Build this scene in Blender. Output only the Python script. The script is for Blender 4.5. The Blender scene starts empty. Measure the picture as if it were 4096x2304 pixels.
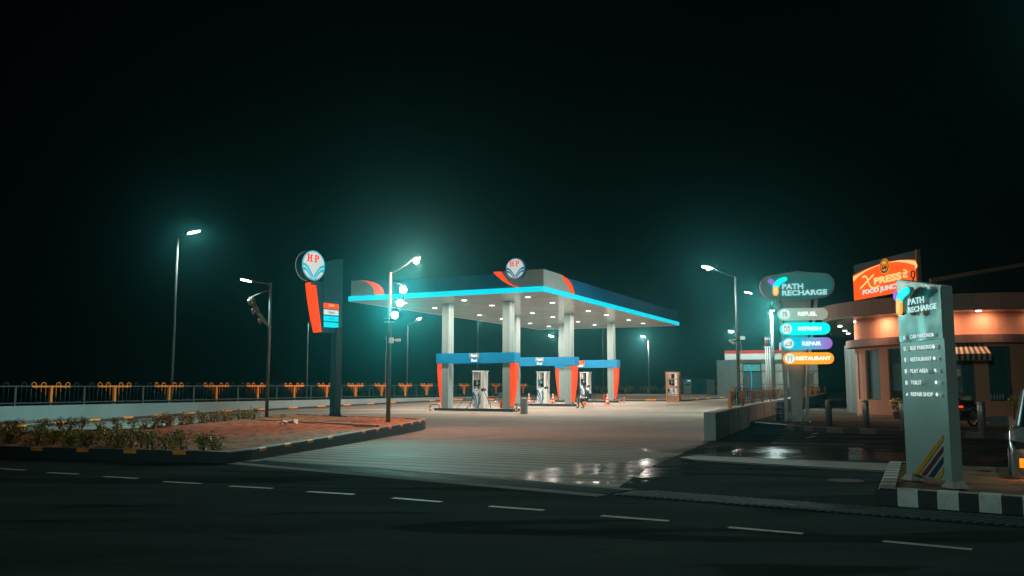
import bpy, bmesh, random
from math import *
from mathutils import Vector, Matrix, noise as mnoise

random.seed(7)
S = bpy.context.scene
COL = S.collection
PI = pi
# ------------------------------------------------------------------ camera model
F, CX, CY, EYE = 3466.0, 2048.0, 1152.0, 1.5
TILT = atan((1545.5 - 1152) / F)

def ray(x, y):
    dx = (x - CX) / F; dz = -(y - CY) / F
    return (dx, cos(TILT) - sin(TILT) * dz, sin(TILT) + cos(TILT) * dz)

def gz(Y):                                   # the forecourt climbs gently away from the road
    return min(max(0.012 * (Y - 44.0), 0.0), 0.492)

def G(x, y, z=0.0):                          # point of the ground seen at a photo position
    r = ray(x, y)
    s = (z - EYE) / r[2]
    if r[1] * s <= 44: return (r[0] * s, r[1] * s)
    s = (z - 0.528 - EYE) / (r[2] - 0.012 * r[1])
    if r[1] * s <= 85: return (r[0] * s, r[1] * s)
    s = (z + 0.492 - EYE) / r[2]
    return (r[0] * s, r[1] * s)

def at(x, y, Y):
    r = ray(x, y); s = Y / r[1]
    return Vector((r[0] * s, Y, EYE + r[2] * s))

def uv(x, y, O, d):                          # (distance along d, height) in the upright plane through O
    r = ray(x, y)
    det = -r[0] * d[1] + d[0] * r[1]
    s = (-O[0] * d[1] + d[0] * O[1]) / det
    return ((r[0] * O[1] - r[1] * O[0]) / det, EYE + r[2] * s)

# ------------------------------------------------------------------ materials
def nd(nt, t, **kw):
    n = nt.nodes.new(t)
    for k, v in kw.items(): setattr(n, k, v)
    return n

def mat(name, col, rough=0.6, metal=0.0, var=0.12, scale=3.0, bump=0.0, bscale=None, emit=None, es=0.0,
        coat=0.0, rvar=0.1, obj=False, spec=0.5, detail=6.0):
    m = bpy.data.materials.new(name); m.use_nodes = True
    nt = m.node_tree; b = nt.nodes['Principled BSDF']
    b.inputs['Metallic'].default_value = metal
    b.inputs['Specular IOR Level'].default_value = spec
    b.inputs['Coat Weight'].default_value = coat
    if emit:
        b.inputs['Emission Color'].default_value = (*emit, 1); b.inputs['Emission Strength'].default_value = es
    tc = nd(nt, 'ShaderNodeNewGeometry') if not obj else nd(nt, 'ShaderNodeTexCoord')
    src = tc.outputs['Position'] if not obj else tc.outputs['Object']
    nz = nd(nt, 'ShaderNodeTexNoise'); nz.inputs['Scale'].default_value = scale; nz.inputs['Detail'].default_value = detail
    nz.inputs['Roughness'].default_value = 0.65
    nt.links.new(src, nz.inputs['Vector'])
    r = nd(nt, 'ShaderNodeMapRange'); r.inputs['From Min'].default_value = 0.3; r.inputs['From Max'].default_value = 0.7
    r.inputs['To Min'].default_value = 1 - var; r.inputs['To Max'].default_value = 1 + var
    nt.links.new(nz.outputs['Fac'], r.inputs['Value'])
    h = nd(nt, 'ShaderNodeVectorMath', operation='SCALE'); h.inputs[0].default_value = col
    nt.links.new(r.outputs[0], h.inputs['Scale']); nt.links.new(h.outputs[0], b.inputs['Base Color'])
    r2 = nd(nt, 'ShaderNodeMapRange'); r2.inputs['To Min'].default_value = max(0.02, rough - rvar); r2.inputs['To Max'].default_value = min(1, rough + rvar)
    nt.links.new(nz.outputs['Fac'], r2.inputs['Value']); nt.links.new(r2.outputs[0], b.inputs['Roughness'])
    if bump:
        n2 = nd(nt, 'ShaderNodeTexNoise'); n2.inputs['Scale'].default_value = bscale or scale * 6; n2.inputs['Detail'].default_value = 5
        nt.links.new(src, n2.inputs['Vector'])
        bp = nd(nt, 'ShaderNodeBump'); bp.inputs['Strength'].default_value = bump; bp.inputs['Distance'].default_value = 0.02
        nt.links.new(n2.outputs['Fac'], bp.inputs['Height']); nt.links.new(bp.outputs[0], b.inputs['Normal'])
    return m

def glow(name, col, s=1.0, base=None):
    return mat(name, base or tuple(c * 0.22 for c in col), 0.5, var=0.04, emit=col, es=s, spec=0.15)

M = {}
M['white'] = mat('white paint', (0.72, 0.74, 0.72), 0.45, var=0.07, scale=1.2)
M['column'] = mat('column cladding', (0.24, 0.31, 0.30), 0.35, metal=0.1, var=0.05, scale=0.8)
M['pale'] = mat('pale cladding', (0.66, 0.68, 0.65), 0.38, metal=0.1, var=0.06, scale=0.8)
M['ceiling'] = mat('glossy ceiling panels', (0.88, 0.80, 0.74), 0.18, metal=0.0, var=0.05, scale=0.5, rvar=0.04)
M['navy'] = mat('blue cladding', (0.004, 0.17, 0.38), 0.35, var=0.08)
M['band'] = mat('blue band', (0.0, 0.20, 0.42), 0.4, var=0.06)
M['cyan_lit'] = glow('lit cyan strip', (0.0, 0.62, 0.76), 1.15)
M['orange_lit'] = glow('lit orange', (1.0, 0.055, 0.0), 1.1)
M['orange_wing'] = mat('orange acrylic', (0.5, 0.03, 0.0), 0.45, var=0.05, emit=(1.0, 0.045, 0.0), es=0.9)
M['sign_white'] = glow('lit sign face', (0.62, 0.72, 0.70), 0.85)
M['sign_cyan'] = glow('lit cyan', (0.0, 0.48, 0.62), 0.9)
M['sign_blue'] = mat('sign blue', (0.0, 0.12, 0.30), 0.4, emit=(0.0, 0.14, 0.32), es=0.5)
M['sign_red'] = glow('lit red', (1.0, 0.05, 0.0), 0.95)
M['totem_teal'] = mat('dark teal sheet', (0.003, 0.095, 0.15), 0.35, var=0.1)
M['dark_post'] = mat('dark steel', (0.012, 0.03, 0.033), 0.45, metal=0.3)
M['steel'] = mat('galvanised steel', (0.33, 0.36, 0.35), 0.42, metal=0.6, var=0.15, scale=2)
M['lamp_steel'] = mat('grey pole paint', (0.10, 0.115, 0.11), 0.5, metal=0.3, var=0.15, scale=2)
M['black'] = mat('black rubber', (0.012, 0.014, 0.015), 0.5)
M['asphalt'] = None
M['orange_paint'] = mat('orange paint', (0.95, 0.25, 0.006), 0.5, var=0.12, scale=4, emit=(1, 0.2, 0.0), es=0.0)
M['teal_paint'] = mat('dark teal paint', (0.007, 0.032, 0.036), 0.5)
M['wall_white'] = mat('white washed concrete', (0.26, 0.33, 0.33), 0.8, var=0.10, scale=0.7, bump=0.3)
M['barrier'] = mat('barrier concrete', (0.42, 0.42, 0.40), 0.85, var=0.16, scale=1.3, bump=0.35)
M['kerb_black'] = mat('black kerb paint', (0.018, 0.024, 0.026), 0.7, var=0.4, scale=5, bump=0.3)
M['kerb_top'] = mat('kerb concrete', (0.30, 0.24, 0.19), 0.85, var=0.2, scale=4, bump=0.3)
M['kerb_white'] = mat('chipped white paint', (0.55, 0.55, 0.52), 0.75, var=0.25, scale=6, bump=0.3)
M['kerb_grey'] = mat('dark grey kerb paint', (0.10, 0.095, 0.085), 0.8, var=0.3, scale=5)  # pale kerb blocks toned down to dark grey
M['mark_white'] = mat('worn road paint', (0.42, 0.38, 0.33), 0.75, var=0.35, scale=5)
M['dash_orange'] = mat('kerb orange paint', (0.95, 0.27, 0.01), 0.6, var=0.2, scale=6)
M['soil'] = mat('red soil', (0.36, 0.11, 0.033), 0.95, var=0.85, scale=4.5, bump=1.0, bscale=9, detail=12)
M['dirt'] = mat('brown dirt', (0.17, 0.085, 0.045), 0.95, var=0.45, scale=1.0, bump=1.0, bscale=6, detail=12)
M['concrete'] = mat('concrete', (0.30, 0.27, 0.24), 0.8, var=0.2, scale=1.2, bump=0.3)
M['stem'] = mat('shrub bark', (0.06, 0.04, 0.02), 0.8)
M['salmon'] = mat('salmon plaster', (0.62, 0.27, 0.16), 0.75, var=0.06, scale=1.5, bump=0.15)
M['salmon_dark'] = mat('brown plaster', (0.30, 0.13, 0.08), 0.75, var=0.1, scale=1.5)
M['roof'] = mat('brown pink fascia', (0.34, 0.18, 0.13), 0.6, var=0.06, scale=1.0)
M['soffit'] = mat('soffit panels', (0.30, 0.30, 0.27), 0.22, metal=0.3, var=0.06)
M['glass'] = mat('tinted glass', (0.05, 0.14, 0.15), 0.12, var=0.1, spec=0.8)
M['blind'] = mat('teal blind', (0.08, 0.20, 0.20), 0.5, var=0.12, scale=2)
M['interior'] = mat('dark interior', (0.015, 0.018, 0.018), 0.6)
M['red'] = mat('red paint', (0.62, 0.02, 0.015), 0.45, var=0.1)
M['red_dull'] = mat('rusty red steel', (0.20, 0.03, 0.02), 0.6, var=0.3)
M['shop_wall'] = mat('cream shop wall', (0.40, 0.38, 0.33), 0.7, var=0.08, scale=0.8)
M['cor'] = mat('corrugated steel', (0.24, 0.30, 0.29), 0.45, metal=0.4, var=0.12)
M['cab_blue'] = mat('cabinet blue', (0.0, 0.15, 0.24), 0.5)
M['wood'] = mat('crate wood', (0.42, 0.17, 0.07), 0.75, var=0.2, scale=6)
M['wrap'] = mat('brown wrapping', (0.30, 0.15, 0.08), 0.5, var=0.4, scale=5, bump=0.8)
M['totem_grey'] = mat('brushed grey sheet', (0.27, 0.33, 0.31), 0.38, metal=0.25, var=0.10, scale=1.5, rvar=0.08)
M['totem_side'] = mat('grey side sheet', (0.25, 0.28, 0.265), 0.5, var=0.08)
M['sign_panel'] = mat('frosted panel', (0.12, 0.28, 0.27), 0.35, var=0.08, emit=(0.02, 0.25, 0.25), es=0.30)
M['panel_grey'] = mat('light grey panel', (0.42, 0.46, 0.44), 0.45, var=0.08)
M['neon'] = glow('white tube', (0.60, 1.0, 1.0), 1.5)
M['face_white'] = glow('lit white disc', (0.68, 0.82, 0.78), 1.2)
M['letter_white'] = glow('lit white letters', (0.80, 0.95, 0.92), 1.5)
M['icon_teal'] = mat('icon line', (0.05, 0.25, 0.26), 0.5)
M['lit_teal'] = glow('lit turquoise', (0.0, 0.78, 0.72), 1.35)
M['lit_yellow'] = glow('lit amber', (1.0, 0.33, 0.02), 1.3)
M['lit_purple'] = glow('lit purple', (0.35, 0.16, 0.75), 0.9)
M['lit_blue'] = glow('lit blue', (0.0, 0.32, 0.70), 1.0)
M['lit_refuel'] = mat('dim grey panel', (0.34, 0.42, 0.36), 0.4, emit=(0.30, 0.42, 0.36), es=0.45)
M['cream_lit'] = glow('lit cream', (1.0, 0.58, 0.20), 1.15)
M['orange_face'] = glow('lit orange face', (1.0, 0.085, 0.0), 1.15)
M['silver_lit'] = glow('lit silver', (0.55, 0.66, 0.62), 1.1)
M['yellow_lit'] = glow('lit yellow', (1.0, 0.42, 0.0), 0.9)
M['lens'] = glow('lamp lens', (0.85, 1.0, 0.95), 30)
M['lens_warm'] = glow('warm lamp lens', (1.0, 0.86, 0.70), 22)
M['flood'] = glow('flood lens', (0.80, 1.0, 0.97), 60)
M['lens_soft'] = glow('downlight lens', (1.0, 0.92, 0.84), 7)
M['skin'] = mat('skin', (0.22, 0.10, 0.06), 0.6)
M['jacket'] = mat('dark jacket', (0.012, 0.05, 0.055), 0.7)
M['trouser'] = mat('dark trousers', (0.008, 0.03, 0.035), 0.8)
M['hair'] = mat('black hair', (0.01, 0.008, 0.008), 0.6)
M['cone'] = mat('cone plastic', (0.85, 0.08, 0.02), 0.5)
M['guard_grey'] = mat('guard grey', (0.06, 0.13, 0.15), 0.5)
M['rods'] = mat('wet drain rods', (0.008, 0.05, 0.06), 0.6, spec=.2)
M['glare_warm'] = glow('warm glare ball', (1.0, 0.80, 0.52), 2.6)
M['guard_yellow'] = mat('guard yellow', (0.85, 0.30, 0.01), 0.5)
M['screen'] = mat('display glass', (0.008, 0.02, 0.022), 0.2)
M['screen_lit'] = glow('lit digits', (0.0, 0.6, 0.75), 1.0)
M['drum'] = mat('blue drum', (0.008, 0.035, 0.07), 0.45, var=0.2)
M['car'] = mat('silver white car paint', (0.24, 0.23, 0.22), 0.25, metal=0.2, coat=0.5, var=0.03)
M['chrome'] = mat('chrome', (0.6, 0.62, 0.62), 0.12, metal=1.0)
M['leather'] = mat('black vinyl', (0.02, 0.022, 0.024), 0.45)
M['stripe_cream'] = mat('cream canvas', (0.50, 0.30, 0.18), 0.8)
M['stripe_dark'] = mat('dark canvas', (0.03, 0.045, 0.045), 0.8)
M['totem_yellow'] = mat('yellow stripe paint', (0.55, 0.25, 0.004), 0.75, spec=0.05)
M['totem_red'] = mat('red stripe paint', (0.16, 0.008, 0.02), 0.75, spec=0.05)
M['totem_blue'] = mat('blue stripe paint', (0.004, 0.03, 0.06), 0.75, spec=0.05)
M['print_white'] = mat('glowing white print', (0.75, 0.78, 0.75), 0.5, emit=(0.7, 0.85, 0.82), es=0.8)  # emission added so the white print reads bright
M['pot'] = mat('grey pot', (0.16, 0.13, 0.11), 0.7)
M['tail_red'] = glow('red tail lamp', (1.0, 0.04, 0.0), 1.6)
M['head_amber'] = glow('amber lamp', (1.0, 0.20, 0.01), 1.6)
M['truss'] = mat('rusty brown steel', (0.16, 0.07, 0.045), 0.55, metal=0.4)
M['manhole'] = mat('iron cover', (0.05, 0.055, 0.05), 0.5, metal=0.4)

def leafmat():
    m = bpy.data.materials.new('shrub leaves'); m.use_nodes = True
    nt = m.node_tree; b = nt.nodes['Principled BSDF']
    g = nd(nt, 'ShaderNodeNewGeometry'); oi = nd(nt, 'ShaderNodeTexWhiteNoise', noise_dimensions='1D')
    nt.links.new(g.outputs['Random Per Island'], oi.inputs['W'])
    cr = nd(nt, 'ShaderNodeValToRGB')
    cr.color_ramp.elements[0].color = (0.045, 0.075, 0.012, 1); cr.color_ramp.elements[1].color = (0.85, 0.48, 0.02, 1)  # orange-yellow end puts warm lamplight into the leaf colour
    e = cr.color_ramp.elements.new(0.5); e.color = (0.15, 0.16, 0.018, 1)
    nt.links.new(oi.outputs['Value'], cr.inputs['Fac']); nt.links.new(cr.outputs[0], b.inputs['Base Color'])
    b.inputs['Roughness'].default_value = 0.45
    return m
M['leaf'] = leafmat()

def ground_mat(name, col, kind):
    m = bpy.data.materials.new(name); m.use_nodes = True
    nt = m.node_tree; b = nt.nodes['Principled BSDF']; L = nt.links.new
    g = nd(nt, 'ShaderNodeNewGeometry')
    big = nd(nt, 'ShaderNodeTexNoise'); big.inputs['Scale'].default_value = 0.22; big.inputs['Detail'].default_value = 8; big.inputs['Roughness'].default_value = 0.6
    st = nd(nt, 'ShaderNodeMapping', vector_type='POINT'); st.inputs['Rotation'].default_value = (0, 0, radians(29)); st.inputs['Scale'].default_value = (0.5, 1.6, 1)
    L(g.outputs['Position'], st.inputs['Vector']); L(st.outputs[0], big.inputs['Vector'])
    fine = nd(nt, 'ShaderNodeTexNoise'); fine.inputs['Scale'].default_value = 40 if kind != 'pave' else 14; fine.inputs['Detail'].default_value = 4
    L(g.outputs['Position'], fine.inputs['Vector'])
    v = nd(nt, 'ShaderNodeMapRange'); v.inputs['From Min'].default_value = 0.3; v.inputs['From Max'].default_value = 0.7
    lo, hi = {'asphalt': (0.45, 1.7), 'pave': (0.55, 1.25), 'brick': (0.7, 1.2), 'plain': (0.7, 1.3)}[kind]
    v.inputs['To Min'].default_value = lo; v.inputs['To Max'].default_value = hi
    L(big.outputs['Fac'], v.inputs['Value'])
    v2 = nd(nt, 'ShaderNodeMapRange'); v2.inputs['From Min'].default_value = 0.3; v2.inputs['From Max'].default_value = 0.7
    v2.inputs['To Min'].default_value = 0.8; v2.inputs['To Max'].default_value = 1.2
    L(fine.outputs['Fac'], v2.inputs['Value'])
    mu = nd(nt, 'ShaderNodeMath', operation='MULTIPLY'); L(v.outputs[0], mu.inputs[0]); L(v2.outputs[0], mu.inputs[1])
    fac = mu.outputs[0]; height = fine.outputs['Fac']
    if kind == 'pave':
        mp = nd(nt, 'ShaderNodeMapping', vector_type='POINT'); mp.inputs['Rotation'].default_value = (0, 0, radians(25))
        L(g.outputs['Position'], mp.inputs['Vector'])
        w = nd(nt, 'ShaderNodeTexWave', wave_type='BANDS', bands_direction='Y', wave_profile='SIN')
        w.inputs['Scale'].default_value = 0.55; w.inputs['Distortion'].default_value = 2.4; w.inputs['Detail'].default_value = 4; w.inputs['Detail Scale'].default_value = 0.9
        L(mp.outputs[0], w.inputs['Vector'])
        r = nd(nt, 'ShaderNodeMapRange'); r.inputs['To Min'].default_value = 0.50; r.inputs['To Max'].default_value = 1.15
        L(w.outputs['Fac'], r.inputs['Value'])
        m2 = nd(nt, 'ShaderNodeMath', operation='MULTIPLY'); L(fac, m2.inputs[0]); L(r.outputs[0], m2.inputs[1])
        br = nd(nt, 'ShaderNodeTexBrick'); br.inputs['Scale'].default_value = 1.0
        br.inputs['Mortar Size'].default_value = 0.012; br.inputs['Brick Width'].default_value = 4.0; br.inputs['Row Height'].default_value = 4.0; br.offset = 0
        br.inputs['Color1'].default_value = (1, 1, 1, 1); br.inputs['Color2'].default_value = (0.9, 0.9, 0.9, 1); br.inputs['Mortar'].default_value = (0.35, 0.35, 0.35, 1)
        L(mp.outputs[0], br.inputs['Vector'])
        m3 = nd(nt, 'ShaderNodeMath', operation='MULTIPLY'); L(m2.outputs[0], m3.inputs[0]); L(br.outputs['Color'], m3.inputs[1])
        fac = m3.outputs[0]; height = w.outputs['Fac']
    if kind == 'brick':
        mp = nd(nt, 'ShaderNodeMapping', vector_type='POINT'); mp.inputs['Rotation'].default_value = (0, 0, radians(40))
        L(g.outputs['Position'], mp.inputs['Vector'])
        br = nd(nt, 'ShaderNodeTexBrick'); br.inputs['Scale'].default_value = 1.0
        br.inputs['Mortar Size'].default_value = 0.02; br.inputs['Brick Width'].default_value = 0.5; br.inputs['Row Height'].default_value = 0.25
        br.inputs['Color1'].default_value = (1, 1, 1, 1); br.inputs['Color2'].default_value = (0.65, 0.65, 0.65, 1); br.inputs['Mortar'].default_value = (0.3, 0.3, 0.3, 1)
        L(mp.outputs[0], br.inputs['Vector'])
        m3 = nd(nt, 'ShaderNodeMath', operation='MULTIPLY'); L(fac, m3.inputs[0]); L(br.outputs['Color'], m3.inputs[1])
        fac = m3.outputs[0]; height = br.outputs['Color']
    if kind == 'asphalt':                     # tyre-darkened, tar-patched streaks
        mp = nd(nt, 'ShaderNodeMapping', vector_type='POINT'); mp.inputs['Rotation'].default_value = (0, 0, radians(-20)); mp.inputs['Scale'].default_value = (0.18, 0.9, 1)
        L(g.outputs['Position'], mp.inputs['Vector'])
        t = nd(nt, 'ShaderNodeTexNoise'); t.inputs['Scale'].default_value = 1.0; t.inputs['Detail'].default_value = 5; t.inputs['Distortion'].default_value = 1.0
        L(mp.outputs[0], t.inputs['Vector'])
        r = nd(nt, 'ShaderNodeMapRange'); r.inputs['From Min'].default_value = 0.56; r.inputs['From Max'].default_value = 0.60; r.inputs['To Min'].default_value = 1.0; r.inputs['To Max'].default_value = 0.55
        L(t.outputs['Fac'], r.inputs['Value'])
        m3 = nd(nt, 'ShaderNodeMath', operation='MULTIPLY'); L(fac, m3.inputs[0]); L(r.outputs[0], m3.inputs[1]); fac = m3.outputs[0]
    h = nd(nt, 'ShaderNodeVectorMath', operation='SCALE'); h.inputs[0].default_value = col
    L(fac, h.inputs['Scale']); L(h.outputs[0], b.inputs['Base Color'])
    r2 = nd(nt, 'ShaderNodeMapRange'); r2.inputs['To Min'].default_value = {'asphalt': 0.8, 'pave': 0.55}.get(kind, 0.6); r2.inputs['To Max'].default_value = 0.9
    L(big.outputs['Fac'], r2.inputs['Value']); L(r2.outputs[0], b.inputs['Roughness'])
    b.inputs['Specular IOR Level'].default_value = {'asphalt': 0.0, 'pave': 0.04}.get(kind, 0.0)
    if kind != 'pave': b.inputs['IOR'].default_value = 1.02
    bp = nd(nt, 'ShaderNodeBump'); bp.inputs['Strength'].default_value = 0.5; bp.inputs['Distance'].default_value = 0.012 if kind != 'asphalt' else 0.008
    L(height, bp.inputs['Height']); L(bp.outputs[0], b.inputs['Normal'])
    if kind in ('asphalt', 'pave'):                      # shallow standing water with ragged damp edges
        dn = nd(nt, 'ShaderNodeTexNoise'); dn.inputs['Scale'].default_value = 0.9; dn.inputs['Detail'].default_value = 7; dn.inputs['Roughness'].default_value = 0.65
        L(g.outputs['Position'], dn.inputs['Vector'])
        c0 = nd(nt, 'ShaderNodeVectorMath', operation='SUBTRACT'); c0.inputs[1].default_value = (.5, .5, .5); L(dn.outputs['Color'], c0.inputs[0])
        c1 = nd(nt, 'ShaderNodeVectorMath', operation='SCALE'); c1.inputs['Scale'].default_value = 2.6; L(c0.outputs[0], c1.inputs[0])
        c2 = nd(nt, 'ShaderNodeVectorMath', operation='ADD'); L(g.outputs['Position'], c2.inputs[0]); L(c1.outputs[0], c2.inputs[1])
        cur = None
        for (cx, cy, hl, hw, an) in WET:
            tm_ = nd(nt, 'ShaderNodeMapping', vector_type='TEXTURE'); tm_.inputs['Location'].default_value = (cx, cy, 0); tm_.inputs['Rotation'].default_value = (0, 0, an); tm_.inputs['Scale'].default_value = (hl, hw, 1000)
            L(c2.outputs[0], tm_.inputs['Vector']); ln_ = nd(nt, 'ShaderNodeVectorMath', operation='LENGTH'); L(tm_.outputs[0], ln_.inputs[0])
            mr = nd(nt, 'ShaderNodeMapRange', interpolation_type='SMOOTHSTEP'); mr.inputs['From Min'].default_value = 1.12; mr.inputs['From Max'].default_value = 0.78
            L(ln_.outputs['Value'], mr.inputs['Value'])
            if cur is None: cur = mr.outputs[0]
            else: mx = nd(nt, 'ShaderNodeMath', operation='MAXIMUM'); L(cur, mx.inputs[0]); L(mr.outputs[0], mx.inputs[1]); cur = mx.outputs[0]
        wsh = nd(nt, 'ShaderNodeBsdfPrincipled'); hw_ = nd(nt, 'ShaderNodeVectorMath', operation='SCALE'); hw_.inputs['Scale'].default_value = 0.22; L(h.outputs[0], hw_.inputs[0]); L(hw_.outputs[0], wsh.inputs['Base Color'])
        wsh.inputs['Specular IOR Level'].default_value = 0.02; wsh.inputs['IOR'].default_value = 1.09
        rn = nd(nt, 'ShaderNodeMapRange'); rn.inputs['From Min'].default_value = .35; rn.inputs['From Max'].default_value = .65; rn.inputs['To Min'].default_value = .05; rn.inputs['To Max'].default_value = .30
        L(dn.outputs['Fac'], rn.inputs['Value']); L(rn.outputs[0], wsh.inputs['Roughness'])
        bw_ = nd(nt, 'ShaderNodeTexNoise'); bw_.inputs['Scale'].default_value = 5; L(g.outputs['Position'], bw_.inputs['Vector'])
        bb = nd(nt, 'ShaderNodeBump'); bb.inputs['Strength'].default_value = .12; bb.inputs['Distance'].default_value = .01; L(bw_.outputs['Fac'], bb.inputs['Height']); L(bb.outputs[0], wsh.inputs['Normal'])
        ms_ = nd(nt, 'ShaderNodeMixShader'); cm = nd(nt, 'ShaderNodeMath', operation='MULTIPLY'); cm.inputs[1].default_value = 0.78; L(cur, cm.inputs[0]); L(cm.outputs[0], ms_.inputs[0]); L(b.outputs[0], ms_.inputs[1]); L(wsh.outputs[0], ms_.inputs[2]); L(ms_.outputs[0], nt.nodes['Material Output'].inputs['Surface'])
    return m
WET = [(2.4, 17.0, 3.6, .75, radians(48)), (2.5, 15.2, 1.6, .35, radians(52)), (7.6, 19.2, 4.6, 1.5, radians(-22)), (6.6, 21.6, 2.4, .5, radians(-15)), (4.2, 17.4, 1.6, .5, radians(20)), (0.6, 14.1, .9, .3, radians(-30))]
M['asphalt'] = ground_mat('asphalt', (0.046, 0.056, 0.053), 'asphalt')
M['pave'] = ground_mat('forecourt pavers', (0.36, 0.31, 0.26), 'pave')
M['brickpave'] = ground_mat('brick paving', (0.13, 0.10, 0.08), 'brick')
M['strip'] = ground_mat('drain edging', (0.26, 0.25, 0.22), 'plain')
M['drain_dark'] = mat('drain channel', (0.006, 0.014, 0.015), 0.75, var=0.4, scale=2, spec=.1)
M['grate'] = mat('dull grate steel', (0.10, 0.14, 0.14), 0.6, var=.3, spec=.3)

# ------------------------------------------------------------------ mesh builder
class MB:
    def __init__(s): s.bm = bmesh.new(); s.mats = []; s.T = Matrix.Identity(4)
    def mi(s, m):
        if m not in s.mats: s.mats.append(m)
        return s.mats.index(m)
    def face(s, pts, m, smooth=False):
        vs = [s.bm.verts.new(s.T @ Vector(p)) for p in pts]
        try: f = s.bm.faces.new(vs)
        except ValueError: return
        f.material_index = s.mi(m); f.smooth = smooth; return f
    def loft(s, rings, m, cap=True, closed=True, smooth=True):
        vr = [[s.bm.verts.new(s.T @ Vector(p)) for p in r] for r in rings]
        k = s.mi(m); n = len(rings[0])
        for a, b in zip(vr, vr[1:]):
            for i in range(n if closed else n - 1):
                f = s.bm.faces.new((a[i], a[(i + 1) % n], b[(i + 1) % n], b[i])); f.material_index = k; f.smooth = smooth
        if cap:
            for r in (vr[0][::-1], vr[-1]):
                f = s.bm.faces.new(r); f.material_index = k
    def box(s, x0, y0, z0, x1, y1, z1, m):
        s.loft([[(x0, y0, z0), (x1, y0, z0), (x1, y1, z0), (x0, y1, z0)], [(x0, y0, z1), (x1, y0, z1), (x1, y1, z1), (x0, y1, z1)]], m, smooth=False)
    def bar(s, p, q, w, h, m):                # rectangular bar from p to q
        p, q = Vector(p), Vector(q); d = (q - p).normalized()
        up = Vector((0, 0, 1)) if abs(d.z) < 0.95 else Vector((0, 1, 0))
        a = d.cross(up).normalized(); b = a.cross(d)
        c = [a * w / 2 + b * h / 2, -a * w / 2 + b * h / 2, -a * w / 2 - b * h / 2, a * w / 2 - b * h / 2]
        s.loft([[p + v for v in c], [q + v for v in c]], m, smooth=False)
    def tube(s, pts, r, m, n=8, cap=True):
        pts = [Vector(p) for p in pts]; rs = r if isinstance(r, (list, tuple)) else [r] * len(pts)
        rings = []; ref = None
        for i, p in enumerate(pts):
            d = (pts[min(i + 1, len(pts) - 1)] - pts[max(i - 1, 0)]).normalized()
            if ref is None:
                ref = Vector((0, 0, 1)) if abs(d.z) < 0.9 else Vector((1, 0, 0))
            a = d.cross(ref).normalized(); b = a.cross(d).normalized(); ref = b
            rings.append([p + (a * cos(2 * PI * k / n) + b * sin(2 * PI * k / n)) * rs[i] for k in range(n)])
        s.loft(rings, m, cap=cap)
    def lathe(s, prof, m, n=20, c=(0, 0, 0), cap=True):
        s.loft([[(c[0] + r * cos(2 * PI * k / n), c[1] + r * sin(2 * PI * k / n), c[2] + z) for k in range(n)] for r, z in prof], m, cap=cap)
    def prism(s, pts, y0, y1, m, side=None):  # outline in local XZ, depth along Y (y0 = front)
        side = side or m
        vf = [s.bm.verts.new(s.T @ Vector((u, y0, z))) for u, z in pts]; vb = [s.bm.verts.new(s.T @ Vector((u, y1, z))) for u, z in pts]
        for vs, k in ((vf, m), (vb[::-1], side)):
            f = s.bm.faces.new(vs); f.material_index = s.mi(k)
            if len(vs) > 4: bmesh.ops.triangulate(s.bm, faces=[f])
        n = len(pts); k = s.mi(side)
        for i in range(n):
            f = s.bm.faces.new((vf[i], vb[i], vb[(i + 1) % n], vf[(i + 1) % n])); f.material_index = k
    def slab(s, pts, z0, z1, m, side=None):   # outline in XY
        side = side or m
        vf = [s.bm.verts.new(s.T @ Vector((x, y, z1))) for x, y in pts]; vb = [s.bm.verts.new(s.T @ Vector((x, y, z0))) for x, y in pts]
        for vs, k in ((vf, m), (vb[::-1], side)):
            f = s.bm.faces.new(vs); f.material_index = s.mi(k)
            if len(vs) > 4: bmesh.ops.triangulate(s.bm, faces=[f])
        n = len(pts); k = s.mi(side)
        for i in range(n):
            f = s.bm.faces.new((vf[i], vb[i], vb[(i + 1) % n], vf[(i + 1) % n])); f.material_index = k
    def text(s, txt, u0, z0, u1, z1, y, m, bold=0.0, ext=0.002, outline=0.0, shear=0.0, rise=0.0):
        c = bpy.data.curves.new('t', 'FONT'); c.body = txt; c.size = 1; c.offset = bold; c.shear = shear
        c.resolution_u = 3
        if outline: c.fill_mode = 'NONE'; c.bevel_depth = outline; c.bevel_resolution = 1
        else: c.fill_mode = 'BOTH'; c.extrude = 0.02
        o = bpy.data.objects.new('t', c); COL.objects.link(o)
        dg = bpy.context.evaluated_depsgraph_get(); dg.update()
        me = bpy.data.meshes.new_from_object(o.evaluated_get(dg))
        bpy.data.objects.remove(o); bpy.data.curves.remove(c)
        if not len(me.vertices): return
        xs = [v.co.x for v in me.vertices]; ys = [v.co.y for v in me.vertices]
        x0, x1, y0, y1 = min(xs), max(xs), min(ys), max(ys)
        sx = (u1 - u0) / (x1 - x0); sy = (z1 - z0) / (y1 - y0)
        vs = []
        for v in me.vertices:
            t = (v.co.x - x0) / (x1 - x0)
            dpt = -v.co.z * (ext / 0.02 if not outline else sy)
            vs.append(s.bm.verts.new(s.T @ Vector((u0 + (v.co.x - x0) * sx, y + dpt, z0 + (v.co.y - y0) * sy + rise * t))))
        k = s.mi(m)
        for p in me.polygons:
            try: f = s.bm.faces.new([vs[i] for i in p.vertices]); f.material_index = k
            except ValueError: pass
        bpy.data.meshes.remove(me)
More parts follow.
